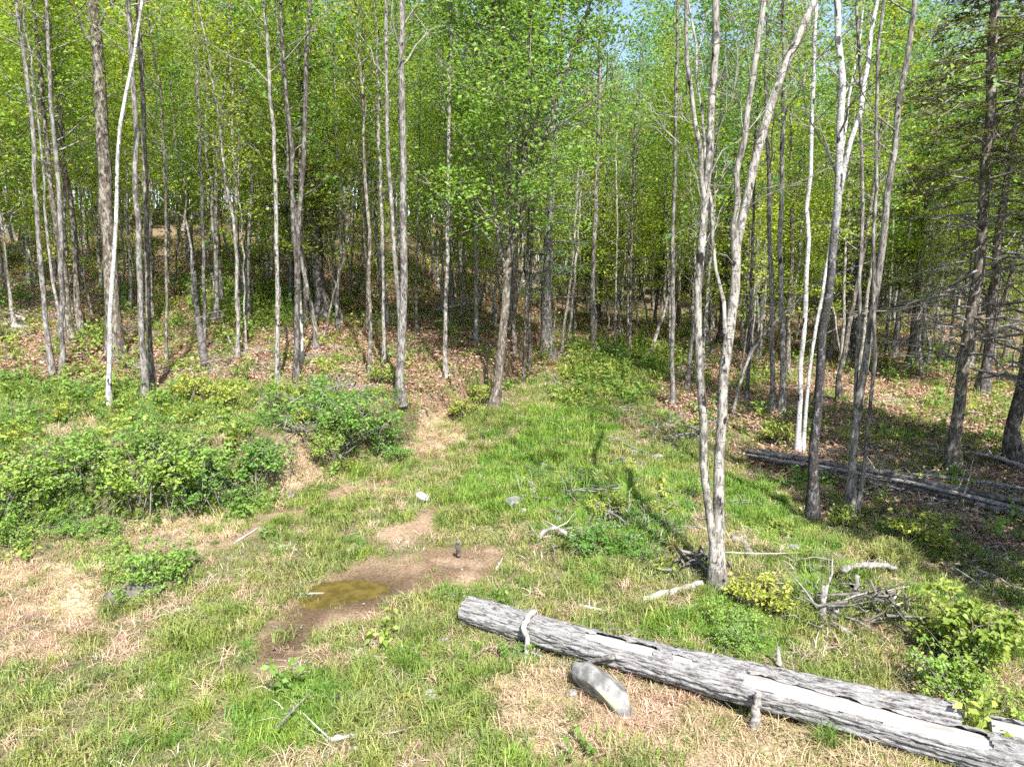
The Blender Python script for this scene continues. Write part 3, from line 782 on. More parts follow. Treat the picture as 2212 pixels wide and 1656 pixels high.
px_tree('l6', 'oak_tree', 'thickest dark trunk behind the white birch with pale sunlit upper bark', [([(250, 770), (242, 660), (240, 553), (232, 470), (227, 367), (215, 230), (208, 120), (204, 0)], 30, 20)], 'bark_brown', 19, leaf='leaf_y', nleaf=1950, b0=0.45, blen=3.2)
px_tree('l7', 'young_tree', 'pencil thin grey tree between the grey maples and the broken snag', [([(360, 784), (360, 620), (357, 400), (350, 200)], 8, 5)], 'bark_brown', 12, leaf='leaf_y', nleaf=624, b0=0.4, blen=1.4)
px_tree('l8', 'young_tree', 'slim dark tree rising right behind the broken snag', [([(441, 762), (441, 603), (438, 450), (430, 300), (425, 150)], 9, 6)], 'bark_grey', 13, leaf='leaf_y', nleaf=780, b0=0.4, blen=1.6)
px_tree('l9', 'birch_tree', 'pale yellow birch on the slope right of the broken snag', [([(468, 694), (467, 553), (466, 450), (468, 334), (481, 234), (490, 120)], 12, 8)], 'bark_pale', 15, leaf='leaf_y', nleaf=1170, b0=0.4)
px_tree('l10', 'young_tree', 'crooked pale grey sapling bowing left above the leaf litter', [([(514, 771), (511, 620), (513, 553), (498, 434), (482, 350), (470, 240)], 9, 6)], 'bark_pale', 12, leaf='leaf_y', nleaf=702, b0=0.4, blen=1.5)
px_tree('l11', 'young_tree', 'thinnest bare sapling beside the crooked grey sapling', [([(533, 752), (528, 646), (526, 560), (520, 450)], 5, 3)], 'bark_pale', 8, leaf='leaf_y', nleaf=234, b0=0.5, blen=0.9, nb=12)
px_tree('l12', 'birch_tree', 'light grey birch above the bramble bank, whitish near its foot', [([(601, 832), (598, 653), (598, 534), (596, 400), (591, 317), (585, 200), (578, 60)], 12, 8)], 'bark_pale', 15, leaf='leaf_y', nleaf=1092, b0=0.5)
px_tree('l13', 'maple_tree', 'dark two-stemmed maple behind the bramble bank, stems parting in a narrow V', [([(641, 822), (641, 690), (643, 534), (650, 434), (656, 300), (659, 200), (663, 117), (668, 0)], 16, 9), ([(641, 620), (635, 534), (629, 334), (621, 200), (611, 133), (606, 30)], 12, 7)], 'bark_dark', 17, leaf='leaf_g', nleaf=1638, b0=0.5)
px_tree('l17', 'young_tree', 'thin leaning sapling tilting right beside the dark two-stemmed maple', [([(698, 742), (716, 660), (735, 593), (752, 520), (765, 440)], 6, 4)], 'bark_brown', 8, leaf='leaf_y', nleaf=351, b0=0.4, blen=1.1, nb=14)
px_tree('l18', 'maple_tree', 'slim grey maple left of the tall twin maple', [([(800, 818), (797, 653), (799, 553), (790, 400), (786, 250)], 11, 7)], 'bark_brown', 14, leaf='leaf_y', nleaf=1014, b0=0.45)
px_tree('l19', 'maple_tree', 'straight pale grey maple just left of the tall twin maple', [([(829, 785), (829, 553), (825, 500), (820, 334), (817, 200), (815, 60)], 10, 7)], 'bark_pale', 15, leaf='leaf_g', nleaf=1014, b0=0.45)
px_tree('l20', 'maple_tree', 'tall twin maple right of the brambles, two mottled stems from one thick foot', [([(866, 875), (865, 760), (871, 650), (872, 553), (875, 400), (870, 300), (869, 167), (864, 0)], 19, 10), ([(864, 740), (858, 620), (855, 534), (848, 480), (840, 400), (837, 234), (834, 0)], 12, 9)], 'bark_grey', 17, leaf='leaf_c', nleaf=1482, b0=0.45, nb=44, up=(0.7, 1.25))
px_tree('l22', 'young_tree', 'thin grey sapling between the twin maple and the leaning centre maple', [([(900, 724), (899, 600), (902, 450), (905, 300)], 7, 4)], 'bark_brown', 11, leaf='leaf_g', nleaf=585, b0=0.4, blen=1.3)
px_tree('l23', 'maple_tree', 'slim maple with a pale upper stem left of the leaning centre maple', [([(964, 815), (961, 703), (967, 553), (969, 400), (972, 234), (974, 60)], 11, 7)], 'bark_pale', 15, leaf='leaf_c', nleaf=1014, b0=0.5, up=(0.7, 1.25))
# --- centre
px_tree('c24', 'maple_tree', 'grey maple in the shade behind the leaning centre maple', [([(1027, 742), (1028, 653), (1029, 553), (1026, 400), (1020, 250)], 11, 8)], 'bark_grey', 15, leaf='leaf_g', nleaf=1365, b0=0.4)
px_tree('c25', 'maple_tree', 'big leafy centre maple with a leaning foot and stems fanning upward', [
    ([(1066, 886), (1074, 820), (1084, 753), (1091, 653), (1094, 560), (1105, 500), (1128, 434), (1134, 334), (1140, 200), (1150, 0)], 20, 10),
    ([(1092, 590), (1080, 520), (1064, 434), (1051, 300), (1054, 170), (1066, 20)], 13, 8),
    ([(1098, 560), (1125, 480), (1151, 400), (1174, 300), (1200, 220), (1235, 120), (1270, 20)], 13, 7),
    ([(1094, 560), (1100, 450), (1098, 330), (1090, 200), (1086, 60)], 10, 7)], 'bark_brown', 17, leaf='leaf_g', nleaf=38000, b0=0.28, nb=150, blen=3.9, up=(0.15, 0.95), lsize=0.125, spread=0.42)
px_tree('c26', 'maple_tree', 'straight brown trunk tight behind the leaning centre maple', [([(1107, 768), (1110, 653), (1112, 553), (1118, 400), (1122, 200)], 15, 10)], 'bark_brown', 16, leaf='leaf_g', nleaf=1560, b0=0.4)
px_tree('c27', 'young_tree', 'thin dark trunk right of the leaning centre maple, nearer of two', [([(1131, 822), (1134, 700), (1138, 600), (1142, 480), (1148, 330)], 8, 6)], 'bark_dark', 13, leaf='leaf_g', nleaf=858, b0=0.4)
px_tree('c27b', 'young_tree', 'thin dark trunk right of the leaning centre maple, farther of two', [([(1142, 806), (1144, 700), (1147, 553), (1152, 420), (1160, 250)], 8, 6)], 'bark_dark', 13, leaf='leaf_g', nleaf=858, b0=0.4)
px_tree('c29', 'young_tree', 'slim sapling leaning right beside the white pine, left of a close pair', [([(1213, 764), (1220, 690), (1230, 620), (1238, 560), (1245, 440)], 7, 5)], 'bark_pale', 11, leaf='leaf_y', nleaf=585, b0=0.4, blen=1.4)
px_tree('c29b', 'young_tree', 'slim sapling leaning right beside the white pine, right of a close pair', [([(1226, 762), (1232, 690), (1240, 600), (1250, 500), (1256, 400)], 7, 5)], 'bark_pale', 11, leaf='leaf_y', nleaf=585, b0=0.4, blen=1.4)
px_tree('c30', 'maple_tree', 'straight greyish violet trunk at the back of the sunny grass', [([(1281, 765), (1281, 640), (1281, 553), (1284, 500), (1291, 334), (1296, 150)], 14, 9)], 'bark_grey', 16, leaf='leaf_c', nleaf=1560, b0=0.45)
px_tree('c31', 'young_tree', 'pale thin sapling behind the sunny grass patch', [([(1328, 762), (1330, 640), (1334, 520), (1330, 380)], 6, 4)], 'bark_pale', 11, leaf='leaf_y', nleaf=624, b0=0.35, blen=1.4)
px_tree('c31b', 'young_tree', 'dark thin trunk at the far end of the sunny grass', [([(1361, 755), (1362, 640), (1365, 500), (1370, 330)], 8, 5)], 'bark_brown', 13, leaf='leaf_g', nleaf=858, b0=0.4)
px_tree('c32', 'young_tree', 'pale leaning trunk tilting right behind the sunny grass', [([(1404, 768), (1425, 703), (1445, 637), (1462, 560), (1475, 470)], 10, 6)], 'bark_pale', 10, leaf='leaf_y', nleaf=624, b0=0.4, blen=1.5)
px_tree('c33', 'maple_tree', 'upright grey tree left of the forked twin in front, in sun', [([(1453, 875), (1452, 753), (1450, 620), (1452, 553), (1456, 400), (1462, 200), (1466, 60)], 12, 7)], 'bark_grey', 15, leaf='leaf_c', nleaf=1014, b0=0.5)
# --- right foreground
px_tree('r34', 'birch_tree', 'nearest forked twin trees with mottled pale bark growing from one foot', [
    ([(1542, 1262), (1533, 1140), (1525, 1087), (1517, 954), (1512, 820), (1508, 687), (1509, 580), (1518, 500), (1525, 434), (1532, 334), (1535, 200), (1542, 100), (1545, 0)], 18, 14),
    ([(1552, 1266), (1553, 1180), (1553, 1087), (1555, 954), (1562, 820), (1565, 753), (1575, 687), (1583, 620), (1590, 553), (1605, 467), (1618, 400), (1635, 334), (1658, 250), (1675, 184), (1695, 117), (1722, 67), (1759, 0)], 25, 16),
    ([(1524, 440), (1512, 367), (1502, 267), (1492, 184), (1480, 100), (1478, 30)], 13, 9),
    ([(1566, 720), (1557, 640), (1549, 570), (1540, 500), (1534, 430)], 11, 8),
    ([(1588, 560), (1588, 417), (1605, 317), (1618, 217), (1638, 134), (1650, 0)], 16, 13)],
    'bark_pale', 12.5, foot=(1548, 1266), leaf='leaf_c', nleaf=325, b0=0.36, nb=80, blen=1.5, up=(0.2, 1.15), twigs=6, brmul=0.42)
px_tree('r36', 'maple_tree', 'dark violet grey trunk between the forked twin and the arched sapling', [([(1665, 888), (1667, 760), (1668, 650), (1664, 553), (1660, 400), (1652, 200)], 13, 9)], 'bark_grey', 16, leaf='leaf_g', nleaf=1404, b0=0.45)
px_tree('r36b', 'maple_tree', 'yellowish brown trunk left of the white birch pair', [([(1688, 890), (1690, 740), (1687, 640), (1685, 553), (1688, 400), (1695, 200)], 15, 10)], 'bark_pale', 17, leaf='leaf_g', nleaf=1404, b0=0.45)
px_tree('r36c', 'young_tree', 'small dark trunk behind the arched bare sapling', [([(1613, 866), (1617, 760), (1622, 640), (1626, 520), (1630, 380)], 9, 6)], 'bark_dark', 13, leaf='leaf_g', nleaf=1014, b0=0.4)
px_tree('r37', 'birch_tree', 'slim whitish birch left of the blackened birch, left of its pair', [([(1722, 982), (1727, 870), (1732, 787), (1738, 680), (1742, 587), (1748, 420), (1754, 220), (1758, 40)], 13, 9)], 'bark_birch', 15, leaf='leaf_c', nleaf=702, b0=0.5)
px_tree('r37b', 'birch_tree', 'slim birch leaning right and crossing behind the blackened birch', [([(1733, 979), (1742, 850), (1752, 753), (1772, 653), (1790, 560), (1806, 440), (1822, 300)], 10, 7)], 'bark_birch', 14, leaf='leaf_c', nleaf=546, b0=0.5)
px_tree('r38', 'birch_tree', 'white forked birch with a blackened lower trunk in the right of the clearing', [
    ([(1755, 1118), (1754, 1060), (1759, 954), (1765, 853), (1772, 770), (1782, 687), (1792, 603), (1805, 520), (1815, 400), (1816, 267), (1819, 200), (1814, 83), (1812, 0)], 22, 12),
    ([(1814, 420), (1829, 334), (1849, 267), (1869, 184), (1882, 100), (1897, 0)], 14, 9)], 'bark_burnt', 15, leaf='leaf_c', nleaf=585, b0=0.42, up=(0.3, 1.1), twigs=5, blen=2.2)
px_tree('r39', 'maple_tree', 'clump of leaning grey stems right of the blackened birch', [
    ([(1834, 1114), (1842, 987), (1852, 904), (1862, 837), (1876, 753), (1889, 637), (1906, 540), (1922, 400), (1932, 317), (1949, 200), (1966, 100), (1978, 0)], 19, 10),
    ([(1840, 1000), (1850, 904), (1849, 803), (1856, 687), (1862, 553), (1869, 434), (1858, 334), (1862, 200)], 11, 8),
    ([(1852, 1100), (1866, 987), (1879, 887), (1890, 753), (1888, 560), (1889, 334), (1896, 180), (1902, 0)], 10, 7)], 'bark_grey', 15, foot=(1840, 1114), leaf='leaf_c', nleaf=858, b0=0.45, up=(0.4, 1.2), twigs=5)

# --- the arched bare sapling beside the twin
def bare_sapling():
    base, _ = gp(1580, 900); y0 = base[1]
    root = thing('young_tree', 'bare arched sapling bending far over to the right behind the forked twin', 'tree', base)
    rng = np.random.default_rng(3)
    b, tw = MB(), MB()
    P = resample(np.array([at_y(u, v, y0) for u, v in [(1580, 905), (1602, 813), (1625, 750), (1675, 693), (1742, 630), (1775, 603), (1825, 583), (1875, 566)]]) - base, 18)
    b.tube(P, np.linspace(0.05, 0.012, 18), 7)
    P2 = resample(np.array([at_y(u, v, y0 + 0.1) for u, v in [(1616, 772), (1638, 720), (1652, 637), (1658, 603), (1650, 560)]]) - base, 10)
    b.tube(P2, np.linspace(0.03, 0.01, 10), 5)
    for k in range(26):
        Q = P if rng.uniform() < 0.7 else P2
        i = rng.integers(5, len(Q)); d = nrm(np.array([rng.normal(0.2, 0.7), rng.normal(0, 0.6), rng.uniform(0, 1)])) * rng.uniform(0.3, 0.9)
        tw.tube([Q[i], Q[i] + d * 0.5 + rng.normal(0, 0.04, 3), Q[i] + d], [0.009, 0.007, 0.003], 3)
    link('trunk', b.mesh('trunk', [M['bark_pale']]), root); link('limbs', tw.mesh('limbs', [M['twig']]), root)
bare_sapling()

# --- conifers
def conifer(rng, P, R, z0, spread, nwh, needle, per_m, dead_to=0.0, L=0.15, asp=0.34, droop=0.12, top=0.25):
    tk, lb, lf, dd = MB(), MB(), MB(), MB()
    tk.tube(P, R, 10)
    Ht = P[-1, 2]
    n = nwh
    z = z0 + (Ht - z0 - 0.2) * np.linspace(0, 1, n) ** 0.95
    az = np.arange(n) * 2.399 + rng.normal(0, 0.4, n)
    f = (z - z0) / (Ht - z0)
    Lb = spread * (1 - f * (1 - top * 0.3)) ** 0.75 * rng.uniform(0.6, 1.1, n)
    B0 = np.stack([np.interp(z, P[:, 2], P[:, k]) for k in range(3)], 1)
    K = 6; t = np.linspace(0, 1, K)[None, :, None]
    el = rng.uniform(-0.35, 0.4, n) + f * 0.3
    d = np.stack([np.cos(az) * np.cos(el), np.sin(az) * np.cos(el), np.sin(el)], 1)
    BP = B0[:, None] + d[:, None] * Lb[:, None, None] * t
    BP[:, :, 2] -= (droop * Lb)[:, None] * (t[:, :, 0] ** 2)
    BP[:, 1:] += rng.normal(0, 0.03, (n, K - 1, 3)) * Lb[:, None, None]
    live = z > dead_to
    lb.tube(BP, np.clip(np.interp(z, P[:, 2], R) * 0.28, 0.008, 0.05)[:, None] * np.linspace(1, 0.2, K)[None], 4)
    side = np.cross(d, [0, 0, 1.0])
    C = []; D = []
    for i in range(n):
        m = max(4, int(Lb[i] * 7))
        s = rng.uniform(0.15, 1, m); sg = rng.choice([-1, 1], m)
        k0 = np.clip((s * (K - 1)).astype(int), 0, K - 2); fr = (s * (K - 1) - k0)[:, None]
        S0 = BP[i, k0] * (1 - fr) + BP[i, k0 + 1] * fr
        sl = Lb[i] * 0.42 * (1.1 - s) * rng.uniform(0.5, 1.2, m) + 0.12
        sd = nrm(d[i] * 0.6 + side[i] * sg[:, None] + rng.normal(0, 0.25, (m, 3)) * [1, 1, 0.6])
        S1 = S0 + sd * sl[:, None]; S1[:, 2] -= 0.12 * sl
        lb.tube(np.stack([S0, (S0 + S1) / 2 + rng.normal(0, 0.02, (m, 3)), S1], 1), np.full((m, 3), 0.006) * [1, 0.8, 0.5], 3)
        if live[i]:
            q = np.maximum(1, (sl * per_m).astype(int))
            ss = rng.uniform(0, 1.05, q.sum())[:, None]
            rep = np.repeat(np.arange(m), q)
            C.append(S0[rep] * (1 - ss) + S1[rep] * ss + rng.normal(0, 0.03, (len(rep), 3)))
            D.append(np.arctan2(sd[rep, 1], sd[rep, 0]) + rng.normal(0, 0.8, len(rep)))
    C = np.concatenate(C); D = np.concatenate(D)
    V, F, a = leaf_geo(C, L * rng.uniform(0.6, 1.2, len(C)), rng, flat=0.75, asp=asp, pitch=-0.1, pj=0.25, az=D, fold=0.02)
    lf.add(V, F, a=a)
    return tk, lb, lf

def straight(h, r, rng, lean=(0, 0), n=16, wob=0.04):
    z = np.linspace(0, h, n)
    P = np.stack([lean[0] * z / h + np.cumsum(rng.normal(0, wob, n)), lean[1] * z / h + np.cumsum(rng.normal(0, wob, n)), z], 1)
    P[0, :2] = 0
    R = r * (1 - 0.9 * (z / h)) * (1 + 0.8 * np.exp(-z / 0.3)) + 0.006
    return P, R

def put_conifer(name, label, base, P, R, seed, bark, needle, limb='twig_dark', **kw):
    rng = np.random.default_rng(seed)
    tk, lb, lf = conifer(rng, P, R, needle=needle, **kw)
    root = thing(name, label, 'tree', base)
    link('trunk', tk.mesh('trunk', [M[bark]]), root); link('limbs', lb.mesh('limbs', [M[limb]]), root); link('crown', lf.mesh('crown', [M[needle]], smooth=False), root)
    return root

def conifers():
    rng = np.random.default_rng(77)
    base, _ = gp(2056, 1017); y0 = base[1]; base = base - [0, 0, 0.06]
    P, R = trunk_from_pixels(base, [(2056, 1017), (2064, 950), (2073, 887), (2086, 753), (2104, 640), (2118, 553), (2136, 330), (2144, 134), (2148, 0)], 25, 17, y0, 18, rng, flare=1.6, npt=26)
    put_conifer('hemlock_tree', 'big hemlock with a flared foot and bare lower twigs by the fallen poles', base, P, R, 5, 'bark_brown', 'needle', z0=2.4, spread=2.9, nwh=170, per_m=50, dead_to=6.0, L=0.12, limb='twig', droop=0.3)
    def std(u, v, name, label, h, r, seed, needle='needle', bark='bark_dark', lean=(0, 0), **kw):
        b, _ = gp(u, v); P, R = straight(h, r, np.random.default_rng(seed), lean)
        return put_conifer(name, label, b - [0, 0, 0.06], P, R, seed, bark, needle, **kw)
    std(694, 690, 'hemlock_tree', 'dark hemlock deep in the wood behind the two-stemmed maple', 14, 0.24, 21, lean=(-0.6, 0), z0=2.2, spread=2.3, nwh=75, per_m=26, dead_to=3.2, L=0.19)
    std(1184, 772, 'pine_tree', 'white pine with soft pale green needles behind the sunny grass', 15, 0.24, 22, needle='needle_pine', bark='bark_grey', lean=(0.4, 0.2), z0=2.4, spread=2.3, nwh=48, per_m=44, dead_to=2.4, L=0.17, asp=0.16)
    std(2120, 850, 'hemlock_tree', 'hemlock half hidden behind the big flared hemlock', 15, 0.16, 23, z0=1.6, spread=2.4, nwh=80, per_m=28, dead_to=3.0, L=0.17)
    std(1962, 800, 'hemlock_tree', 'dark hemlock behind the clump of leaning grey stems', 12, 0.15, 24, z0=1.2, spread=2.2, nwh=70, per_m=28, dead_to=2.6, L=0.18)
    std(1560, 742, 'hemlock_tree', 'dark hemlock in the gloom between the stems of the forked twin', 13, 0.22, 25, z0=2.0, spread=2.1, nwh=60, per_m=26, dead_to=3.0, L=0.18)
    std(2190, 1000, 'hemlock_tree', 'hemlock at the right picture edge with grey lower twigs', 13, 0.14, 26, z0=1.5, spread=2.5, nwh=80, per_m=28, dead_to=5.0, L=0.14, limb='twig', droop=0.3)
    # trees standing beside the viewer throw the broad shade over the right of the clearing
    for i, (x, y, h) in enumerate(((8.8, 6.4, 12), (10.8, 8.0, 14), (12.6, 10.3, 15))):
        P, R = straight(h, 0.2, np.random.default_rng(40 + i))
        put_conifer('hemlock_tree', ('hemlock outside the right edge shading the right of the clearing', 'second hemlock outside the right edge of the clearing', 'third hemlock outside the right edge, beside the fallen poles')[i], np.array([x, y, Hf(x, y) - 0.06]), P, R, 40 + i, 'bark_dark', 'needle', z0=3.0, spread=2.6, nwh=75, per_m=40, dead_to=3.2, L=0.22)
conifers()

# --- the wood behind: grown kinds, copied tree by tree
def proto(kind, h, r, seed, leaf, bark, nleaf, **kw):
    rng = np.random.default_rng(seed)
    P, R = straight(h, r, rng, lean=(rng.normal(0, 0.5), rng.normal(0, 0.4)), n=18, wob=0.05)
    tk, lb, lf = grow(rng, [(P, R)], nleaf=nleaf, sides=8, **kw)
    return (tk.mesh('trunk', [M[bark]]), lb.mesh('limbs', [M['twig']]), lf.mesh('crown', [M[leaf]], smooth=False))
BG = [
    ('maple_tree', proto('a', 16, 0.10, 201, 'leaf_y', 'bark_brown', 3549, b0=0.34, blen=2.4, nb=60, lsize=0.155, spread=0.32)),
    ('maple_tree', proto('b', 15, 0.08, 202, 'leaf_y', 'bark_grey', 3340, b0=0.36, blen=2.2, nb=55, lsize=0.155, spread=0.32)),
    ('maple_tree', proto('c', 17, 0.11, 203, 'leaf_g', 'bark_brown', 3758, b0=0.30, blen=2.7, nb=60, lsize=0.16, spread=0.36)),
    ('maple_tree', proto('d', 16, 0.085, 204, 'leaf_g', 'bark_pale', 3340, b0=0.35, blen=2.2, nb=55, lsize=0.155, spread=0.32)),
    ('maple_tree', proto('e', 18, 0.13, 205, 'leaf_c', 'bark_grey', 3967, b0=0.40, blen=2.8, nb=60, lsize=0.16, spread=0.36, up=(0.5, 1.2))),
    ('maple_tree', proto('f', 15, 0.07, 206, 'leaf_y', 'bark_pale', 3132, b0=0.28, blen=2.0, nb=60, lsize=0.155, spread=0.32)),
    ('birch_tree', proto('g', 16, 0.08, 207, 'leaf_c', 'bark_pale', 2714, b0=0.4, blen=2.0, nb=50, lsize=0.14, spread=0.35, up=(0.5, 1.2))),
]
SAP = [
    ('young_tree', proto('s', 7.0, 0.035, 301, 'leaf_y', 'bark_brown', 1700, b0=0.3, blen=1.4, nb=26, twigs=3, lsize=0.12, spread=0.28, up=(0.1, 0.7))),
    ('young_tree', proto('t', 8.5, 0.045, 302, 'leaf_y', 'bark_pale', 2300, b0=0.3, blen=1.6, nb=30, twigs=3, lsize=0.12, spread=0.3, up=(0.1, 0.7))),
    ('young_tree', proto('u', 5.5, 0.03, 303, 'leaf_y', 'bark_brown', 1300, b0=0.25, blen=1.2, nb=22, twigs=3, lsize=0.11, spread=0.25, up=(0.1, 0.7))),
]
POLE = [
    ('pole_tree', proto('v', 11, 0.048, 311, 'leaf_y', 'bark_pale', 1700, b0=0.33, blen=1.7, nb=30, twigs=3, lsize=0.13, spread=0.33)),
    ('pole_tree', proto('w', 12, 0.058, 312, 'leaf_g', 'bark_grey', 1800, b0=0.35, blen=1.8, nb=30, twigs=3, lsize=0.13, spread=0.33)),
    ('pole_tree', proto('x', 10, 0.042, 313, 'leaf_y', 'bark_grey', 1500, b0=0.3, blen=1.6, nb=28, twigs=3, lsize=0.13, spread=0.33)),
]
HEM = []
for s in (401, 402):
    rng = np.random.default_rng(s); P, R = straight(13, 0.14, rng)
    tk, lb, lf = conifer(rng, P, R, 1.6, 2.2, 60, 'needle', 20, dead_to=2.4, L=0.22)
    HEM.append(('hemlock_tree', (tk.mesh('trunk', [M['bark_dark']]), lb.mesh('limbs', [M['twig']]), lf.mesh('crown', [M['needle']], smooth=False))))

def screen_u(x, y, z):
    d = y * math.cos(PITCH) + (CAM_H - z) * math.sin(PITCH)
    return (512 + x / d * FPX) * DS
def where_phrase(u):
    for lim, s in ((160, 'beyond the bent grey maples'), (340, 'behind the white birch on the left'), (560, 'behind the broken snag'), (760, 'behind the bramble bank'), (940, 'behind the tall twin maple'), (1160, 'behind the leaning centre maple'), (1420, 'behind the sunny grass patch'), (1640, 'behind the forked twin trees'), (1820, 'behind the blackened birch'), (2000, 'behind the clump of leaning stems')):
        if u < lim: return s
    return 'behind the big flared hemlock'
def place(kind, mats, x, y, rng, scale, label, group):
    root = thing(kind, label, 'tree', (x, y, Hf(x, y) - 0.08), group)
    root.rotation_euler = (rng.normal(0, 0.02), rng.normal(0, 0.025), rng.uniform(0, 6.28))
    root.scale = (scale, scale, scale * rng.uniform(0.92, 1.1))
    for nm, me in zip(('trunk', 'limbs', 'crown'), mats): link(nm, me, root)
    return root
ORD = 'first second third fourth fifth sixth seventh eighth ninth tenth eleventh twelfth thirteenth fourteenth fifteenth sixteenth seventeenth eighteenth nineteenth twentieth'.split()
def woodland():
    rng = np.random.default_rng(9)
    pts = [(o.location.x, o.location.y) for o in TREES.values()]
    def ok(x, y, d): return all((x - a) ** 2 + (y - b) ** 2 > d * d for a, b in pts)
    def fill(n, y0, y1, dmin, pick, smin, smax, word, group, numbered, back=4.0):
        c = 0; tries = 0; todo = {}
        while c < n and tries < 9000:
            tries += 1
            y = y0 + (y1 - y0) * rng.uniform() ** 0.8; x = rng.uniform(-1, 1) * (0.76 * y + 2)
            edge = np.interp(x, E_X, E_Y)
            if y < edge + back or not ok(x, y, dmin): continue
            if -1.0 < x - 0.14 * (y - 20) < 5.2 and y < 32.5: continue
            pts.append((x, y)); c += 1
            kind, mats = pick(x, y)
            u = screen_u(x, y, Hf(x, y))
            todo.setdefault((kind, where_phrase(u)), []).append((u, x, y, mats))
        for (kind, wh), L in todo.items():
            L.sort(key=lambda q: q[0])
            for i, (u, x, y, mats) in enumerate(L):
                lab = f'{word[kind]} {wh}'
                if numbered and len(L) > 1: lab = f'{ORD[min(i, 19)]} {word[kind]} from the left {wh}'
                elif numbered: lab = f'single {lab}'
                place(kind, mats, x, y, rng, rng.uniform(smin, smax), lab, f'{group} {wh}')
    def pick(x, y):
        r = rng.uniform(); s = x / y
        if s > 0.3 and r < 0.25: return HEM[rng.integers(0, 2)]
        if r < 0.06: return HEM[rng.integers(0, 2)]
        if s < -0.2: return BG[[0, 1, 5, 2, 5, 0][rng.integers(0, 6)]]
        if s < 0.15: return BG[[1, 2, 3, 4, 6, 5][rng.integers(0, 6)]]
        return BG[[2, 3, 4, 6, 0, 4][rng.integers(0, 6)]]
    W1 = {'maple_tree': 'slim leafy maple', 'birch_tree': 'pale barked birch', 'hemlock_tree': 'dark hemlock', 'young_tree': 'low leafy sapling', 'pole_tree': 'pole-thin young tree'}
    W2 = {'maple_tree': 'far slim maple', 'birch_tree': 'far pale birch', 'hemlock_tree': 'far dark hemlock'}
    fill(52, 20, 34, 1.6, pick, 0.75, 1.0, W1, 'middle trees', True)
    fill(80, 19, 38, 0.8, lambda x, y: POLE[rng.integers(0, 3)], 0.8, 1.2, W1, 'pole trees', True)
    fill(70, 34, 52, 1.7, pick, 0.85, 1.15, W2, 'far trees', True)
    fill(105, 23, 42, 0.7, lambda x, y: SAP[rng.integers(0, 3)], 0.7, 1.25, W1, 'understory saplings', True, back=7.5)
woodland()

# --- the wood beyond, too deep to tell tree from tree
def far_forest():
    rng = np.random.default_rng(15)
    ms = []
    for kind, (t, l, c) in BG[:6] + HEM[:1] + SAP[:2]:
        b = bmesh.new(); b.from_mesh(t); n0 = len(b.faces); b.from_mesh(c)
        me = bpy.data.meshes.new('far_tree'); b.to_mesh(me); b.free()
        me.materials.append(t.materials[0]); me.materials.append(c.materials[0])
        mi = np.zeros(len(me.polygons), np.int32); mi[n0:] = 1; me.polygons.foreach_set('material_index', mi)
        ms.append(me)
    coll = proto_collection('far_forest', ms)
    n = 1200
    y = 46 + 74 * rng.uniform(0, 1, n) ** 0.8; x = rng.uniform(-1, 1, n) * (0.8 * y + 6)
    pk = rng.choice(len(ms), n, p=[.07, .07, .07, .07, .07, .07, .18, .20, .20])
    instancer('far_forest', 'dense green wood far behind the clearing, one mass of trees', coll, x, y, rng.uniform(0.9, 1.4, n) * np.where(pk > 6, 1.7, 1.0), pk, rng, tilt=0.02, dz=-0.2)
far_forest()

# ------------------------------------------------------------------ shrubs
def shrub_proto(seed, n_st, h, rad, per, leaf, mat):
    rng = np.random.default_rng(seed); b, l = MB(), MB()
    az = rng.uniform(0, 2 * PI, n_st); out = rad * np.sqrt(rng.uniform(0.02, 1.3, n_st)); hh = h * rng.uniform(0.35, 1.25, n_st)
    root = np.stack([rng.normal(0, 0.35 * rad, n_st), rng.normal(0, 0.35 * rad, n_st), np.full(n_st, -0.06)], 1)
    P2 = np.stack([out * np.cos(az), out * np.sin(az), hh], 1) + rng.normal(0, 0.08, (n_st, 3))
    P1 = (root + P2) / 2; P1[:, 2] = hh * 0.7
    SP = np.stack([root, P1, P2], 1)
    b.tube(SP, np.tile([[0.009, 0.007, 0.003]], (n_st, 1)), 4)
    nd = n_st // 4                                     # dead canes without leaves
    D2 = np.stack([rng.normal(0, rad * 0.8, nd), rng.normal(0, rad * 0.8, nd), h * rng.uniform(0.3, 1.2, nd)], 1)
    D0 = D2 * [0.3, 0.3, 0] + [0, 0, -0.05]
    b.tube(np.stack([D0, (D0 + D2) / 2 + rng.normal(0, 0.06, (nd, 3)), D2], 1), np.tile([[0.007, 0.005, 0.003]], (nd, 1)), 4)
    # leaves gather in sprays along the canes
    ns = 5
    s = rng.uniform(0.35, 1.05, (n_st, ns, 1))
    C = np.where(s < 0.5, root[:, None] + (P1 - root)[:, None] * s * 2, P1[:, None] + (P2 - P1)[:, None] * (s - 0.5) * 2).reshape(-1, 3)
    cnt = rng.poisson(per / ns * rng.gamma(1.2, 0.83, len(C)))
    C = np.repeat(C, cnt, axis=0); C = C + rng.normal(0, 1, C.shape) * [0.055, 0.055, 0.03]
    C[:, 2] = np.maximum(C[:, 2], 0.03)
    V, F, a = leaf_geo(C, leaf * rng.uniform(0.45, 1.4, len(C)), rng, flat=0.65, asp=0.68, pitch=-0.2)
    l.add(V, F, a=a)
    return b.mesh('stems', [M['twig_dark']]), l.mesh('foliage', [M[mat]], smooth=False)
SHR = [shrub_proto(501 + i, (34, 24, 28, 20)[i], (0.6, 0.45, 0.72, 0.55)[i], (0.7, 0.6, 0.55, 0.75)[i], 46, (0.06, 0.055, 0.07, 0.06)[i], 'leaf_shrub') for i in range(4)]
SHY = [shrub_proto(511 + i, 30, 0.5, 0.5, 30, 0.08, 'leaf_shrub_y') for i in range(2)]
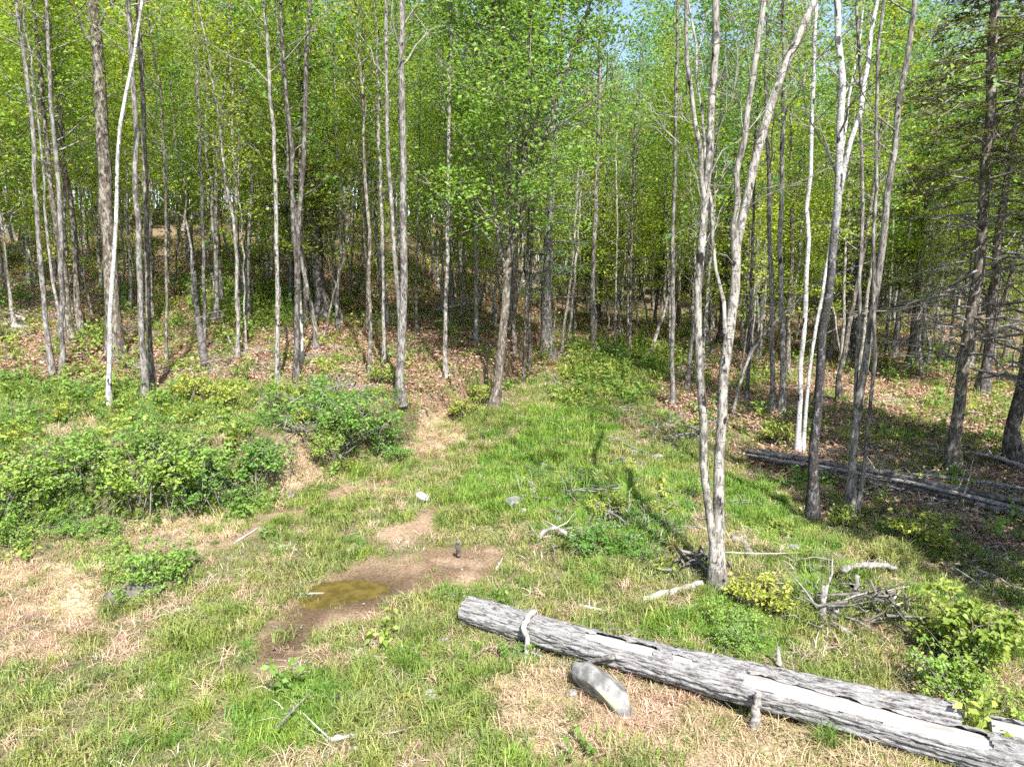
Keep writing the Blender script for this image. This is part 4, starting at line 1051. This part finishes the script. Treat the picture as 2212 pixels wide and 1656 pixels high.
SMA = [shrub_proto(521, 26, 0.6, 0.5, 46, 0.085, 'leaf_shrub_y')]
def shrub(u, v, s, protos, label, seed, sz=1.0, name='shrub', cat='shrub'):
    rng = np.random.default_rng(600 + seed); base, _ = gp(u, v)
    root = thing(name, label, cat, base - [0, 0, 0.02]); root.rotation_euler = (0, 0, rng.uniform(0, 6.28)); root.scale = (s, s, s * sz)
    st, fo = protos[seed % len(protos)]
    link('stems', st, root); link('foliage', fo, root)
def low_scrub():
    rng = np.random.default_rng(66); ms = []
    for st, fo in SHR + SHY:
        b = bmesh.new(); b.from_mesh(st); n0 = len(b.faces); b.from_mesh(fo)
        me = bpy.data.meshes.new('scrub'); b.to_mesh(me); b.free(); me.materials.append(st.materials[0]); me.materials.append(fo.materials[0])
        mi = np.zeros(len(me.polygons), np.int32); mi[n0:] = 1; me.polygons.foreach_set('material_index', mi); ms.append(me)
    x = rng.uniform(-14, 5.5, 5200); y = rng.uniform(7.5, 19, 5200); u = rng.uniform(0, 1, 5200)
    left = sm((-x - 2.2) / 1.2) * sm((y - np.interp(x, FX, FY) + 0.4) / 0.6) * (1 - wood(x, y))
    mound = gauss(x, y, 2.0, 11.4, 1.7, 1.5) * 0.5 + gauss(x, y, 4.6, 8.6, 1.5, 0.9) * 0.4
    p = (left * 0.55 + mound * 0.35) * (0.12 + 0.88 * sm((fbm(x / 1.0, y / 1.0, 121) - 0.46) / 0.12))
    p = np.where(zone(Z_MUD, x, y) | zone(Z_DEAD, x, y), 0, p)
    k = u < p * 0.55
    instancer('low_scrub', 'loose low scrub covering the left bank and the mound', proto_collection('low_scrub', ms), x[k], y[k], rng.uniform(0.25, 0.62, len(x))[k], rng.integers(0, len(ms), len(x))[k], rng, tilt=0.12)
low_scrub()
for i, (u, v, s, lb) in enumerate((
    (70, 1075, 1.15, 'green bramble clump at the left end of the bank, by the picture edge'),
    (150, 1050, 1.2, 'green bramble clump second from the left along the bank'),
    (225, 1020, 1.0, 'green bramble clump standing behind the left bank clumps'),
    (285, 1080, 1.25, 'broad green bramble clump in the middle of the bank'),
    (350, 1055, 1.25, 'dense green bramble clump just right of the middle of the bank'),
    (400, 1090, 1.0, 'low green bramble clump at the foot of the bank'),
    (440, 1050, 1.1, 'green bramble clump left of the darkest bramble'),
    (520, 1070, 1.35, 'tall darkest green bramble clump at the right end of the bank front'),
    (560, 1020, 1.0, 'green bramble clump behind the darkest bramble'),
    (120, 985, 0.8, 'small bramble clump high on the left bank'),
    (330, 985, 0.85, 'small bramble clump on top of the middle bank'),
    (690, 905, 1.25, 'leafy bramble bush left of the grey root tangle'),
    (730, 940, 1.2, 'leafy bramble bush below the grey root tangle'),
    (775, 930, 1.35, 'tallest bramble bush right of the grey root tangle'),
    (815, 960, 1.0, 'bramble bush trailing down the bank end'),
    (850, 990, 0.8, 'lowest trailing bramble at the right end of the bank'),
    (690, 980, 0.8, 'small bramble beside the bare tan bank face'),
    (290, 1245, 0.75, 'green bramble on the little soil mound in the meadow'),
    (350, 1265, 0.8, 'green bramble at the right side of the little soil mound'),
    (285, 1300, 0.5, 'small green bramble at the foot of the little soil mound'),
    (235, 1160, 0.6, 'lone small bramble in the tan grass left of the track'),
    (240, 1195, 0.5, 'smallest bramble below the lone bramble in tan grass'),
    (40, 1150, 0.9, 'dark green bramble at the left picture edge above the tan grass'),
    (1565, 1345, 0.6, 'green leafy bush in front of the forked twin'),
    (1600, 1400, 0.5, 'green leafy bush between the forked twin and the long log'),
    (2090, 1545, 0.8, 'green bush leaning over the broken log end'),
    (2040, 1490, 0.6, 'green bush behind the second log'),
    (1095, 1415, 0.35, 'tiny green plant at the foot of the stick propped on the log'),
    (1290, 1190, 0.7, 'leafy green weeds on the mound left of the twin trees'),
    (1390, 1200, 0.6, 'leafy green weeds beside the shadow of the twin trees'),
    )):
    shrub(u, v, s, SHR, lb, i, name='bramble' if i < 23 else 'shrub', cat='bramble' if i < 23 else 'shrub')
for i, (u, v, s, lb) in enumerate((
    (1000, 905, 0.95, 'round yellow green bush left of the leaning centre maple'),
    (1040, 870, 0.9, 'olive green bush against the foot of the centre maple'),
    (430, 865, 1.0, 'low yellow green bush right of the grey maples'),
    (475, 880, 0.9, 'yellow green bush above the bramble bank'),
    (155, 815, 0.6, 'small golden sapling clump beside the forked grey maple'),
    (1645, 1315, 0.75, 'yellow green bush right of the forked twin foot'),
    (1690, 960, 0.9, 'pale yellow bush left of the white birch pair'),
    (1990, 1180, 0.9, 'yellow green shrub in the shade of the right clearing'),
    (1820, 1130, 0.6, 'dim green shrub at the foot of the leaning stem clump'),
    (840, 830, 0.9, 'yellow leafed bush behind the tall twin maple foot'),
    (650, 880, 0.9, 'yellow green bush on the bank beside the root tangle'),
    )):
    shrub(u, v, s, SHY, lb, i + 40)
shrub(2110, 1450, 0.95, SMA, 'bright yellow green maple seedling bush at the lower right', 90, 1.2)
shrub(2060, 1400, 0.8, SMA, 'smaller yellow green seedling left of the bright maple seedling bush', 91)

# ------------------------------------------------------------------ rocks
def rock(u, v, sx, sy, sz, rot, mat, label, seed, name='rock', sink=0.52, tilt=(0, 0)):
    bm = bmesh.new(); bmesh.ops.create_icosphere(bm, subdivisions=4, radius=1)
    V = np.array([w.co for w in bm.verts]); T = np.array([[w.index for w in f.verts] for f in bm.faces]); bm.free()
    rng = np.random.default_rng(700 + seed)
    for _ in range(15):
        n = nrm(rng.normal(0, 1, 3)); d = rng.uniform(0.5, 0.86); k = V @ n
        V = V - np.outer(np.clip(k - d, 0, None) * 0.96, n)
    nz = fbm(V[:, 0] * 2.2 + 5 + V[:, 2], V[:, 1] * 2.2 + V[:, 2] * 1.3, seed, 4) - 0.5
    n2 = fbm(V[:, 0] * 7 + V[:, 2] * 3, V[:, 1] * 7 + V[:, 2] * 5 + 3, seed + 4, 3) - 0.5
    V = V * (1 + 0.22 * nz + 0.10 * n2)[:, None] * np.array([sx, sy, sz])
    base, _ = gp(u, v)
    o = link(name, mesh_np(name, V, None, T, [M[mat]]), loc=base + np.array([0, 0, sz * (1 - sink * 1.2)]))
    o.rotation_euler = (tilt[0], tilt[1], rot)
    return tag(o, label, 'rock')
rock(1305, 1512, 0.42, 0.25, 0.24, -0.75, 'rock', 'large grey boulder lying in front of the long log', 1, sink=0.38, tilt=(0.15, 0.2))
rock(912, 1082, 0.16, 0.14, 0.13, 0.3, 'stone', 'round white stone in the grass of the track', 2)
rock(934, 1078, 0.10, 0.07, 0.06, 0.3, 'stone', 'smaller white stone touching the round white stone', 3)
rock(880, 1086, 0.13, 0.05, 0.035, 0.1, 'stone', 'flat white stone left of the round white stone', 4)
rock(1112, 1092, 0.26, 0.17, 0.12, 0.2, 'rock', 'pale flat rock at the left edge of the mound', 5)
rock(1176, 1008, 0.11, 0.09, 0.08, 0.8, 'stone', 'bright white stone in lush grass above the mound', 6)
rock(928, 1508, 0.12, 0.09, 0.07, 0.4, 'stone', 'pale stone in the meadow left of the boulder', 7)
rock(1148, 1385, 0.15, 0.12, 0.12, 0.6, 'rock', 'mossy grey rock under the long log by the propped stick', 8)
rock(1235, 1502, 0.07, 0.05, 0.05, 0.6, 'rock', 'little grey stone left of the large boulder', 9)
rock(625, 1075, 0.13, 0.10, 0.09, 0.2, 'darkwood', 'dark clod of earth on the tan bank foot', 10)
rock(300, 1290, 0.42, 0.3, 0.22, 0.2, 'soil', 'grey earth clod forming the little soil mound in the meadow', 11, sink=0.75, name='earth_mound')
rock(1712, 1190, 0.14, 0.12, 0.1, 0.4, 'rock', 'pale rock on the slope right of the forked twin', 12)
rock(1700, 1167, 0.07, 0.06, 0.05, 0.4, 'stone', 'small pale stone beyond the rock right of the twin', 13)
rock(1418, 988, 0.2, 0.1, 0.07, 0.2, 'rock', 'flat grey rock in the grass left behind the twin', 14)
rock(1130, 1105, 0.09, 0.08, 0.06, 0.2, 'stone', 'small stone beside the pale flat rock', 15)
rock(1210, 1128, 0.12, 0.1, 0.09, 0.5, 'rock', 'grey stone on the near slope of the mound', 16)

# ------------------------------------------------------------------ the long log and its neighbours
def log_axis(p_from, p_to, r, lift=0.0):
    (u0, v0), (u1, v1) = p_from, p_to
    def pt(u, v):
        b, _ = gp(u, v)
        d = ray(u, v); t = (CAM_H - b[2] - r - lift) / -d[2]
        return np.array([d[0] * t, d[1] * t, b[2] + r + lift])
    return pt(u0, v0), pt(u1, v1)

def bark_log(name, label, A, B, r0, r1, peel, seed, cat='log', bark='bark_log', ns=520, nt=88, sag=0.0, ragged=False):
    rng = np.random.default_rng(seed)
    L = np.linalg.norm(B - A); ax = (B - A) / L
    up = np.array([0, 0, 1.0]); up = nrm(up - ax * (up @ ax)); fr = np.cross(ax, up)   # fr points to the viewer's side or away
    if fr[1] > 0: fr = -fr
    s = np.linspace(0, 1, ns); th = np.linspace(0, 2 * PI, nt, endpoint=False)
    S, TH = np.meshgrid(s, th, indexing='ij')
    R = (r0 + (r1 - r0) * S) * (1 + 0.05 * (fbm(S * L * 1.1, np.cos(TH) + 3, seed) - 0.5) + 0.05 * np.cos(2 * TH + 3 * S))
    a, b = np.cos(TH), np.sin(TH)                     # TH = 0 towards the viewer, pi/2 up
    bend = 0.05 * (fbm(S * L * 0.6, S * 0 + 2, seed + 40) - 0.5)
    side_b = 0.10 * (fbm(S * L * 0.5, S * 0 + 9, seed + 41) - 0.5)
    def pos(rad): return A + (S * L)[..., None] * ax + (rad * a + side_b)[..., None] * fr + (rad * b - bend)[..., None] * up
    root = thing(name, label, cat, A - np.array([0, 0, r0]))
    o0 = np.array(root.location)
    i = np.arange(ns - 1)[:, None] * nt; j = np.arange(nt)[None]; j2 = (j + 1) % nt
    Q = np.stack([i + j, i + nt + j, i + nt + j2, i + j2], -1)
    # heartwood
    wn_ = 0.004 * (vn(S * L * 2.0, TH * 9, seed + 5) - 0.5)
    VW = pos(R * 0.93 + wn_).reshape(-1, 3) - o0
    nV = len(VW)
    caps = np.array([A - o0, B - o0])
    T = [[nV, jj, (jj + 1) % nt] for jj in range(nt)] + [[nV + 1, (ns - 1) * nt + (jj + 1) % nt, (ns - 1) * nt + jj] for jj in range(nt)]
    link('wood', mesh_np('wood', np.vstack([VW, caps]), Q.reshape(-1, 4), np.array(T), [M['wood_log']], {'ls': np.append((S * L).ravel(), [0, L]), 'lt': np.append((TH * r0).ravel(), [0, 0])}), root)
    # bark: long plates parted by deep wandering furrows
    x = S * L; y = TH * 0.17
    wv = 0.05 * (fbm(x * 2.5, y * 9, seed + 2) - 0.5)
    def ridge(fx, fy, sd):
        # periodic round the trunk: blend two windows
        n1 = np.abs(fbm(x * fx, (y + wv) * fy + 7, sd, 3) - 0.5) * 2
        n2 = np.abs(fbm(x * fx, (y + wv - 2 * PI * 0.17) * fy + 7, sd, 3) - 0.5) * 2
        k = sm((TH - 5.2) / (2 * PI - 5.2)); return n1 * (1 - k) + n2 * k
    f1 = sm(ridge(1.7, 26, seed + 11) / 0.30); f2 = sm(ridge(6, 40, seed + 12) / 0.3)
    hgt = 0.034 * f1 * (0.65 + 0.35 * f2) + 0.006 * vn(x * 40, y * 60, seed + 13)
    bare = peel(S, TH, x)
    edge = fbm(x * 2.2, y * 16, seed + 21, 4) - 0.5
    VB = pos(R * 0.97 + hgt).reshape(-1, 3) - o0
    m = (bare + edge * 1.1) < 0.5
    mf = m[:-1] & m[1:] & np.roll(m, -1, 1)[:-1] & np.roll(m, -1, 1)[1:]
    link('bark', mesh_np('bark', VB, Q[mf].reshape(-1, 4), None, [M[bark]], {'ls': (S * L + seed).ravel(), 'lt': (np.abs(TH - 4.7) * r0).ravel()}), root)
    return root

LA, LB = log_axis((1005, 1316), (2193, 1640), 0.17)
LD = nrm(LB - LA)
LB2 = LB + LD * 1.6; LB2[2] = LB[2] + 0.02
def band(S, c, w): return np.clip(1.2 - np.abs(S - c) / w, 0, 1)
def peel1(S, TH, x):
    top = np.exp(-((np.mod(TH - 1.15 + PI, 2 * PI) - PI) / 0.55) ** 4)
    top2 = np.exp(-((np.mod(TH - 1.25 + PI, 2 * PI) - PI) / 0.40) ** 4)
    s = x
    k = sm((s - 1.55) / 0.2) * (1 - sm((s - 2.35) / 0.15)) * 0.95 + sm((s - 2.6) / 0.1) * (1 - sm((s - 2.8) / 0.1)) * 0.6
    k2 = sm((s - 3.35) / 0.12) * (1 - sm((s - 5.35) / 0.2)) * 1.0 + sm((s - 5.9) / 0.2)
    return k * top2 + k2 * top
long_log = bark_log('fallen_log', 'long weathered log with shaggy grey bark and bare white strip in front', LA, LB2, 0.148, 0.142, peel1, 31)
side = np.array([-LD[1], LD[0], 0.0])
SA = LA + LD * 2.0 + side * 0.21 + np.array([0, 0, 0.0]); SB = LA + LD * 5.25 + side * 0.34 + np.array([0, 0, 0.02])
SA[2] = Hf(SA[0], SA[1]) + 0.12; SB[2] = Hf(SB[0], SB[1]) + 0.17
log2 = bark_log('fallen_log', 'second bark-covered log pressed against the back of the long log', SA, SB, 0.12, 0.145, lambda S, TH, x: 0.25 * (S > 0.98) + 0 * TH, 32, ns=300)
TA = LA + LD * 5.5 + side * 0.42; TB = LA + LD * 7.0 + side * 0.50
TA[2] = Hf(TA[0], TA[1]) + 0.12; TB[2] = Hf(TB[0], TB[1]) + 0.14
bark_log('fallen_log', 'bare white log end under the green bush at the lower right', TA, TB, 0.10, 0.13, lambda S, TH, x: np.exp(-((np.mod(TH - 1.3 + PI, 2 * PI) - PI) / 0.9) ** 4), 33, ns=220)

# ------------------------------------------------------------------ sticks, poles, stumps
def stick(pts, r, label, mat='deadwood', name='fallen_branch', cat='branch', raise_=None, twigs=0, seed=0, taper=0.5, sides=8):
    """pts: picture positions on the ground; raise_: height of each above the ground"""
    rng = np.random.default_rng(800 + seed + int(abs(pts[0][0]) * 3 + pts[0][1]))
    W = []
    for i, (u, v) in enumerate(pts):
        h = 0 if raise_ is None else raise_[i]
        b, _ = gp(u, v)
        if h > 0.02:
            d = ray(u, v)
            for _ in range(6):
                t = (CAM_H - b[2] - h) / -d[2]; b = np.array([d[0] * t, d[1] * t, Hf(d[0] * t, d[1] * t)])
        W.append(b + np.array([0, 0, h + r * 0.7]))
    P = resample(np.array(W), max(9, 4 * len(W))); P[1:-1] += rng.normal(0, min(r, 0.05) * 0.16, (len(P) - 2, 3))
    base = P[0].copy(); P = P - base
    n = len(P)
    R = r * np.linspace(1, taper, n) * (1 + rng.normal(0, 0.07, n))
    P = np.vstack([P[:1], P, P[-1:]]); R = np.concatenate([[0.001], R, [0.001]])
    root = thing(name, label, cat, base)
    b = MB(); b.tube(P, R, sides); link('wood', b.mesh('wood', [M[mat]]), root)
    if twigs:
        tb = MB()
        for _ in range(twigs):
            i = rng.integers(2, n); dd = nrm(np.array([rng.normal(), rng.normal(), abs(rng.normal(0, 0.6)) + 0.1])) * rng.uniform(6, 18) * r
            tb.tube([P[i], P[i] + dd * 0.5 + rng.normal(0, r * 0.6, 3), P[i] + dd], np.array([0.4, 0.28, 0.1]) * r, 5)
        link('twigs', tb.mesh('twigs', [M[mat]]), root)
    return root

# propped stick: from the top of the long log down to the grass
def world_stick(P, R, label, mat, name='fallen_branch', cat='branch', sides=9):
    P = resample(np.array(P), 16); base = P[0].copy(); P = P - base
    rng = np.random.default_rng(5); P[1:-1] += rng.normal(0, 0.006, (14, 3))
    R = np.interp(np.linspace(0, 1, 16), np.linspace(0, 1, len(R)), R)
    P = np.vstack([P[:1], P, P[-1:]]); R = np.concatenate([[0.001], R, [0.001]])
    root = thing(name, label, cat, base); b = MB(); b.tube(P, R, sides); link('wood', b.mesh('wood', [M[mat]]), root)
    return root
fr_ = -side
p_top = LA + LD * 0.95 + np.array([0, 0, 0.20])
p_ft, _ = gp(1134, 1436)
world_stick([p_top - fr_ * 0.04, p_top + fr_ * 0.10 + np.array([-0.01, 0, 0.0]), p_top + fr_ * 0.24 + np.array([0.0, 0, -0.10]), 0.45 * p_top + 0.55 * p_ft + np.array([0, 0, 0.03]), p_ft + np.array([0, 0, 0.0])], [0.038, 0.036, 0.034, 0.03, 0.02], 'smooth grey stick propped over the long log near its left end', 'palewood')
p_t2 = LA + LD * 2.05 + fr_ * 0.19 + np.array([0, 0, 0.05]); p_f2, _ = gp(1215, 1420)
world_stick([p_t2, 0.55 * p_t2 + 0.45 * p_f2 + np.array([0, 0, -0.05]), p_f2 + np.array([0, 0, 0.03])], [0.03, 0.024, 0.012], 'short crooked branch stub reaching down from the long log', 'deadwood')
p_t3 = LA + LD * 3.55 + fr_ * 0.21 + np.array([0, 0, 0.10]); p_f3 = p_t3 + fr_ * 0.08; p_f3[2] = Hf(p_f3[0], p_f3[1]) - 0.02
world_stick([p_t3, (p_t3 + p_f3) / 2 + fr_ * 0.02, p_f3], [0.035, 0.045, 0.05], 'upright split stub standing against the front of the long log', 'deadwood', 'stump', 'stump')

stick([(1388, 1300), (1450, 1284), (1516, 1264)], 0.05, 'short white birch log lying at the foot of the forked twin', 'palewood', 'birch_log', 'log', taper=0.9)
stick([(1250, 1309), (1310, 1322)], 0.022, 'straight pale stick lying above the long log', 'palewood', taper=0.7)
stick([(820, 1367), (862, 1358), (902, 1342)], 0.035, 'bent pale stick in the meadow below the puddle', 'palewood', taper=0.7)
stick([(700, 1602), (780, 1592), (866, 1588)], 0.03, 'long pale stick at the bottom edge of the meadow', 'palewood', twigs=3)
stick([(765, 1618), (810, 1628)], 0.03, 'short grey stick below the long pale stick at the bottom edge', 'deadwood')
stick([(945, 1392), (972, 1380)], 0.035, 'short grey chunk of wood in the meadow left of the log', 'deadwood')
stick([(1400, 1300), (1340, 1305), (1325, 1312)], 0.018, 'thin splinter beside the white birch log', 'palewood')
stick([(1240, 1300), (1200, 1240)], 0.014, 'thin grey twig leaning over the grass above the log', 'deadwood', raise_=[0, 0.08])
stick([(1150, 1275), (1100, 1215)], 0.016, 'thin grey twig left of the weedy mound', 'deadwood')
stick([(1072, 1232), (1086, 1206)], 0.022, 'pale stick at the end of the bare soil', 'palewood')
stick([(1160, 1172), (1175, 1148), (1205, 1142), (1228, 1160), (1252, 1168)], 0.035, 'bleached arched root in the grass of the mound', 'palewood', raise_=[0, 0.12, 0.16, 0.1, 0], twigs=6, taper=0.9, name='root', cat='root')
stick([(1265, 1135), (1290, 1098)], 0.018, 'thin pale stick upright on the mound', 'palewood', raise_=[0, 0.12])
stick([(1360, 1120), (1358, 1090)], 0.02, 'pale broken stub on top of the mound', 'palewood', raise_=[0, 0.1], twigs=4)
stick([(1130, 1060), (1200, 1052)], 0.022, 'pale stick lying across the left of the mound', 'palewood', twigs=3)
stick([(1120, 1072), (1190, 1078)], 0.03, 'grey branch below the pale stick left of the mound', 'deadwood', twigs=4)
stick([(1180, 1130), (1230, 1100)], 0.022, 'curved grey branch on the near mound slope', 'deadwood', twigs=5)
stick([(1320, 1130), (1390, 1140), (1430, 1150)], 0.03, 'grey rotten branch in the tree shadow on the mound', 'deadwood', twigs=6)
stick([(1580, 1168), (1605, 1172), (1622, 1206)], 0.055, 'cut grey log piece with a dark end right of the forked twin', 'deadwood', 'cut_log', 'log', taper=1.0)
stick([(1560, 1193), (1650, 1196), (1730, 1194)], 0.012, 'long thin pale twig right of the forked twin', 'palewood', raise_=[0.1, 0.12, 0.05])
stick([(1816, 1238), (1850, 1228), (1900, 1226), (1935, 1232)], 0.05, 'grey log raised off the ground on the right slope', 'deadwood', 'fallen_log', 'log', raise_=[0.1, 0.12, 0.1, 0.03], taper=0.7)
stick([(1848, 1300), (1852, 1245)], 0.04, 'upright pale post under the raised grey log', 'palewood', 'stump', 'stump', raise_=[0, 0.3], taper=0.8)
stick([(1776, 1345), (1778, 1268)], 0.05, 'splintered standing stump among grey slash on the right', 'deadwood', 'stump', 'stump', raise_=[0, 0.35], twigs=5)
stick([(1800, 1340), (1812, 1300)], 0.05, 'short leaning stub beside the splintered stump', 'deadwood', 'stump', 'stump', raise_=[0, 0.2])
stick([(1780, 1320), (1850, 1340), (1930, 1390)], 0.018, 'long thin grey pole across the right slash', 'deadwood', raise_=[0.1, 0.1, 0.02])
stick([(1840, 1300), (1900, 1310), (1960, 1330)], 0.04, 'pale grey branch lying in the right slash', 'palewood', twigs=7)
stick([(1870, 1350), (1930, 1330), (1990, 1340)], 0.03, 'grey forked branch below the raised log', 'deadwood', twigs=6)
stick([(1810, 1360), (1850, 1380)], 0.04, 'short grey slab of wood at the bottom of the slash', 'deadwood')
stick([(1950, 1460), (1975, 1462), (1992, 1440), (1996, 1420)], 0.02, 'curved bare branch behind the second log', 'palewood', raise_=[0.02, 0.05, 0.2, 0.3], twigs=3)
stick([(1680, 1440), (1682, 1400)], 0.035, 'broken pale stub standing behind the long log', 'palewood', 'stump', 'stump', raise_=[0, 0.18])
stick([(2190, 1480), (2240, 1500)], 0.03, 'pale stick at the right edge beside the seedling bush', 'palewood')
stick([(990, 1203), (989, 1170)], 0.035, 'small weathered stump standing in the bare soil', 'deadwood', 'stump', 'stump', raise_=[0, 0.3], taper=0.8)
stick([(640, 1284), (700, 1282)], 0.02, 'pale twig at the edge of the puddle', 'palewood')
stick([(640, 1262), (700, 1250)], 0.02, 'grey twig pointing at the puddle from the left', 'deadwood')
stick([(505, 1175), (560, 1140)], 0.02, 'pale stick at the foot of the bramble bank', 'palewood')
stick([(335, 1165), (460, 1178)], 0.022, 'thin brown stick in the tan grass below the bank', 'deadwood')
stick([(590, 900), (660, 850)], 0.025, 'long pale pole leaning over the bramble bank', 'palewood', raise_=[0.05, 0.4])
stick([(800, 815), (860, 800)], 0.025, 'pale stick beside the foot of the slim grey maple', 'palewood')
stick([(1100, 940), (1130, 900)], 0.02, 'thin branch on the grass below the centre maple', 'deadwood', twigs=3)
stick([(960, 1022), (1000, 1030)], 0.025, 'pale twig at the upper edge of the track', 'palewood')
stick([(2300, 1105), (2070, 1062), (1830, 1010), (1610, 972)], 0.065, 'thick dark fallen pole on top of the pile at right', 'darkwood', 'fallen_pole', 'log', raise_=[0.2, 0.22, 0.22, 0.25], taper=0.9)
stick([(2300, 1150), (2100, 1085), (1860, 1035), (1618, 990)], 0.055, 'dark fallen pole at the front of the pile at right', 'darkwood', 'fallen_pole', 'log', raise_=[0.06, 0.06, 0.06, 0.08], taper=0.9)
stick([(2300, 1075), (2120, 1042), (1900, 1020), (1640, 975)], 0.045, 'grey fallen pole at the back of the pile at right', 'deadwood', 'fallen_pole', 'log', raise_=[0.05, 0.06, 0.06, 0.1], taper=0.8)
stick([(2300, 1128), (2080, 1072), (1850, 1022), (1612, 980)], 0.045, 'thin pale pole on the middle of the fallen pile at right', 'deadwood', 'fallen_pole', 'log', raise_=[0.16, 0.18, 0.18, 0.2], taper=0.7, twigs=6)
stick([(2260, 1095), (2000, 1045), (1780, 1010)], 0.035, 'slim grey pole behind the thick pole of the pile at right', 'deadwood', 'fallen_pole', 'log', raise_=[0.1, 0.14, 0.1], taper=0.6, twigs=8)
stick([(2160, 1125), (1990, 1070), (1900, 1046), (1700, 1015)], 0.03, 'thin dark pole crossing the front of the pile at right', 'darkwood', 'fallen_pole', 'log', raise_=[0.02, 0.05, 0.1, 0.12], taper=0.6, twigs=8)
stick([(2240, 1120), (2060, 1090), (1940, 1062)], 0.05, 'short grey pole slanting below the fallen pile', 'deadwood', 'fallen_pole', 'log', twigs=8)
stick([(2212, 1010), (2140, 985), (2010, 970)], 0.05, 'bare pale pole behind the big hemlock', 'palewood', 'fallen_pole', 'log', raise_=[0.1, 0.15, 0.1], twigs=6)
stick([(1960, 880), (1810, 865), (1700, 842)], 0.05, 'grey fallen trunk deep behind the birch pair', 'deadwood', 'fallen_pole', 'log')
stick([(60, 712), (0, 706), (-60, 700)], 0.09, 'pale fallen trunk at the left edge of the wood', 'palewood', 'fallen_log', 'log', taper=0.9)
stick([(50, 690), (0, 672), (-40, 660)], 0.06, 'second pale fallen trunk above it at the left edge', 'palewood', 'fallen_log', 'log', taper=0.9)
stick([(260, 727), (400, 738), (600, 760)], 0.05, 'long dark fallen pole behind the grey maples', 'darkwood', 'fallen_pole', 'log', taper=0.7)
stick([(440, 785), (500, 800), (600, 815)], 0.045, 'grey fallen pole running right from the broken snag', 'deadwood', 'fallen_pole', 'log', twigs=5)
stick([(465, 705), (490, 745), (515, 772)], 0.05, 'pale pole sloping down to the crooked sapling', 'palewood', 'fallen_pole', 'log', raise_=[0.3, 0.15, 0])
stick([(1050, 790), (1060, 830)], 0.03, 'pale branch in the shade left of the centre maple', 'palewood')
stick([(1190, 820), (1240, 850)], 0.04, 'grey branch right of the centre maple foot', 'deadwood', twigs=5)
stick([(880, 690), (1000, 680)], 0.05, 'pale fallen limb deep behind the twin maple', 'palewood', 'fallen_pole', 'log', twigs=14)
stick([(940, 700), (1040, 670)], 0.05, 'bleached fallen treetop behind the centre maple', 'palewood', 'fallen_pole', 'log', raise_=[0.1, 0.6], twigs=22)

# broken snag on the left slope
stick([(444, 796), (432, 745), (427, 690), (426, 663)], 0.10, 'broken dark snag leaning left on the leafy slope', 'darkwood', 'snag', 'snag', raise_=[0, 0.8, 1.6, 2.0], taper=0.7, twigs=5)
stick([(653, 790), (655, 700), (656, 622)], 0.06, 'thin pale broken snag beside the dark two-stemmed maple', 'palewood', 'snag', 'snag', raise_=[0, 1.6, 3.0], taper=0.6)

# uprooted tangle on the bramble bank
def root_tangle(u, v, n, r, label, seed):
    rng = np.random.default_rng(seed); base, _ = gp(u, v)
    root = thing('root_tangle', label, 'roots', base)
    b = MB()
    for _ in range(n):
        p = np.array([rng.normal(0, r * 0.3), rng.normal(0, r * 0.25), rng.uniform(0, r * 0.5)])
        d = nrm(np.array([rng.normal(), rng.normal(), rng.normal(0.3, 0.6)])) * rng.uniform(0.3, 0.9) * r
        q = p + d + np.array([0, 0, -0.1 * r]); mid = (p + q) / 2 + rng.normal(0, 0.12 * r, 3)
        P = np.array([p, mid, q]); P[:, 2] = np.maximum(P[:, 2], 0.0)
        b.tube(P, np.array([1, 0.8, 0.3]) * rng.uniform(0.006, 0.028), 5)
    link('roots', b.mesh('roots', [M['twig' if seed == 1 else 'twig_dark']]), root)
root_tangle(735, 868, 46, 0.9, 'grey upturned root tangle on the bank among the brambles', 1)
root_tangle(600, 900, 34, 0.8, 'grey dead branch heap left of the root tangle', 2)
root_tangle(640, 945, 26, 0.5, 'small pale root clump above the tan bank face', 3)
root_tangle(1490, 950, 30, 0.8, 'grey brush heap in the grass behind the forked twin', 4)
root_tangle(1330, 1130, 28, 0.5, 'dead grass and root clump in the middle of the mound', 5)
root_tangle(1510, 1230, 30, 0.5, 'dark roots at the foot of the forked twin', 6)
root_tangle(1880, 1330, 34, 0.7, 'grey slash heap on the right slope', 7)
root_tangle(575, 985, 18, 0.45, 'dark twisted twigs behind the tall darkest bramble', 8)

# tussock in the meadow
def tussock(u, v, s, label, seed):
    rng = np.random.default_rng(seed); base, _ = gp(u, v)
    me = blades(rng, 130, 0.34, 0.12, 0.008, 1.1, M['grass'], 'tussock'); md = blades(rng, 80, 0.25, 0.14, 0.009, 1.5, M['dead'], 'tussock_skirt', lie=0.6)
    root = thing('grass_tussock', label, 'grass tussock', base); root.scale = (s, s, s)
    link('green_blades', me, root); link('dead_skirt', md, root)
tussock(388, 1398, 1.3, 'round sedge tussock with a dead straw skirt in the left meadow', 1)
tussock(880, 1370, 0.8, 'smaller sedge tussock right of the muddy rut', 2)
tussock(345, 1460, 0.8, 'dark green grass tussock in the left meadow below the sedge', 3)
tussock(1215, 1400, 0.8, 'grass tussock against the front of the long log', 4)
tussock(1790, 1610, 0.9, 'pale grass tussock in front of the log at the bottom', 5)
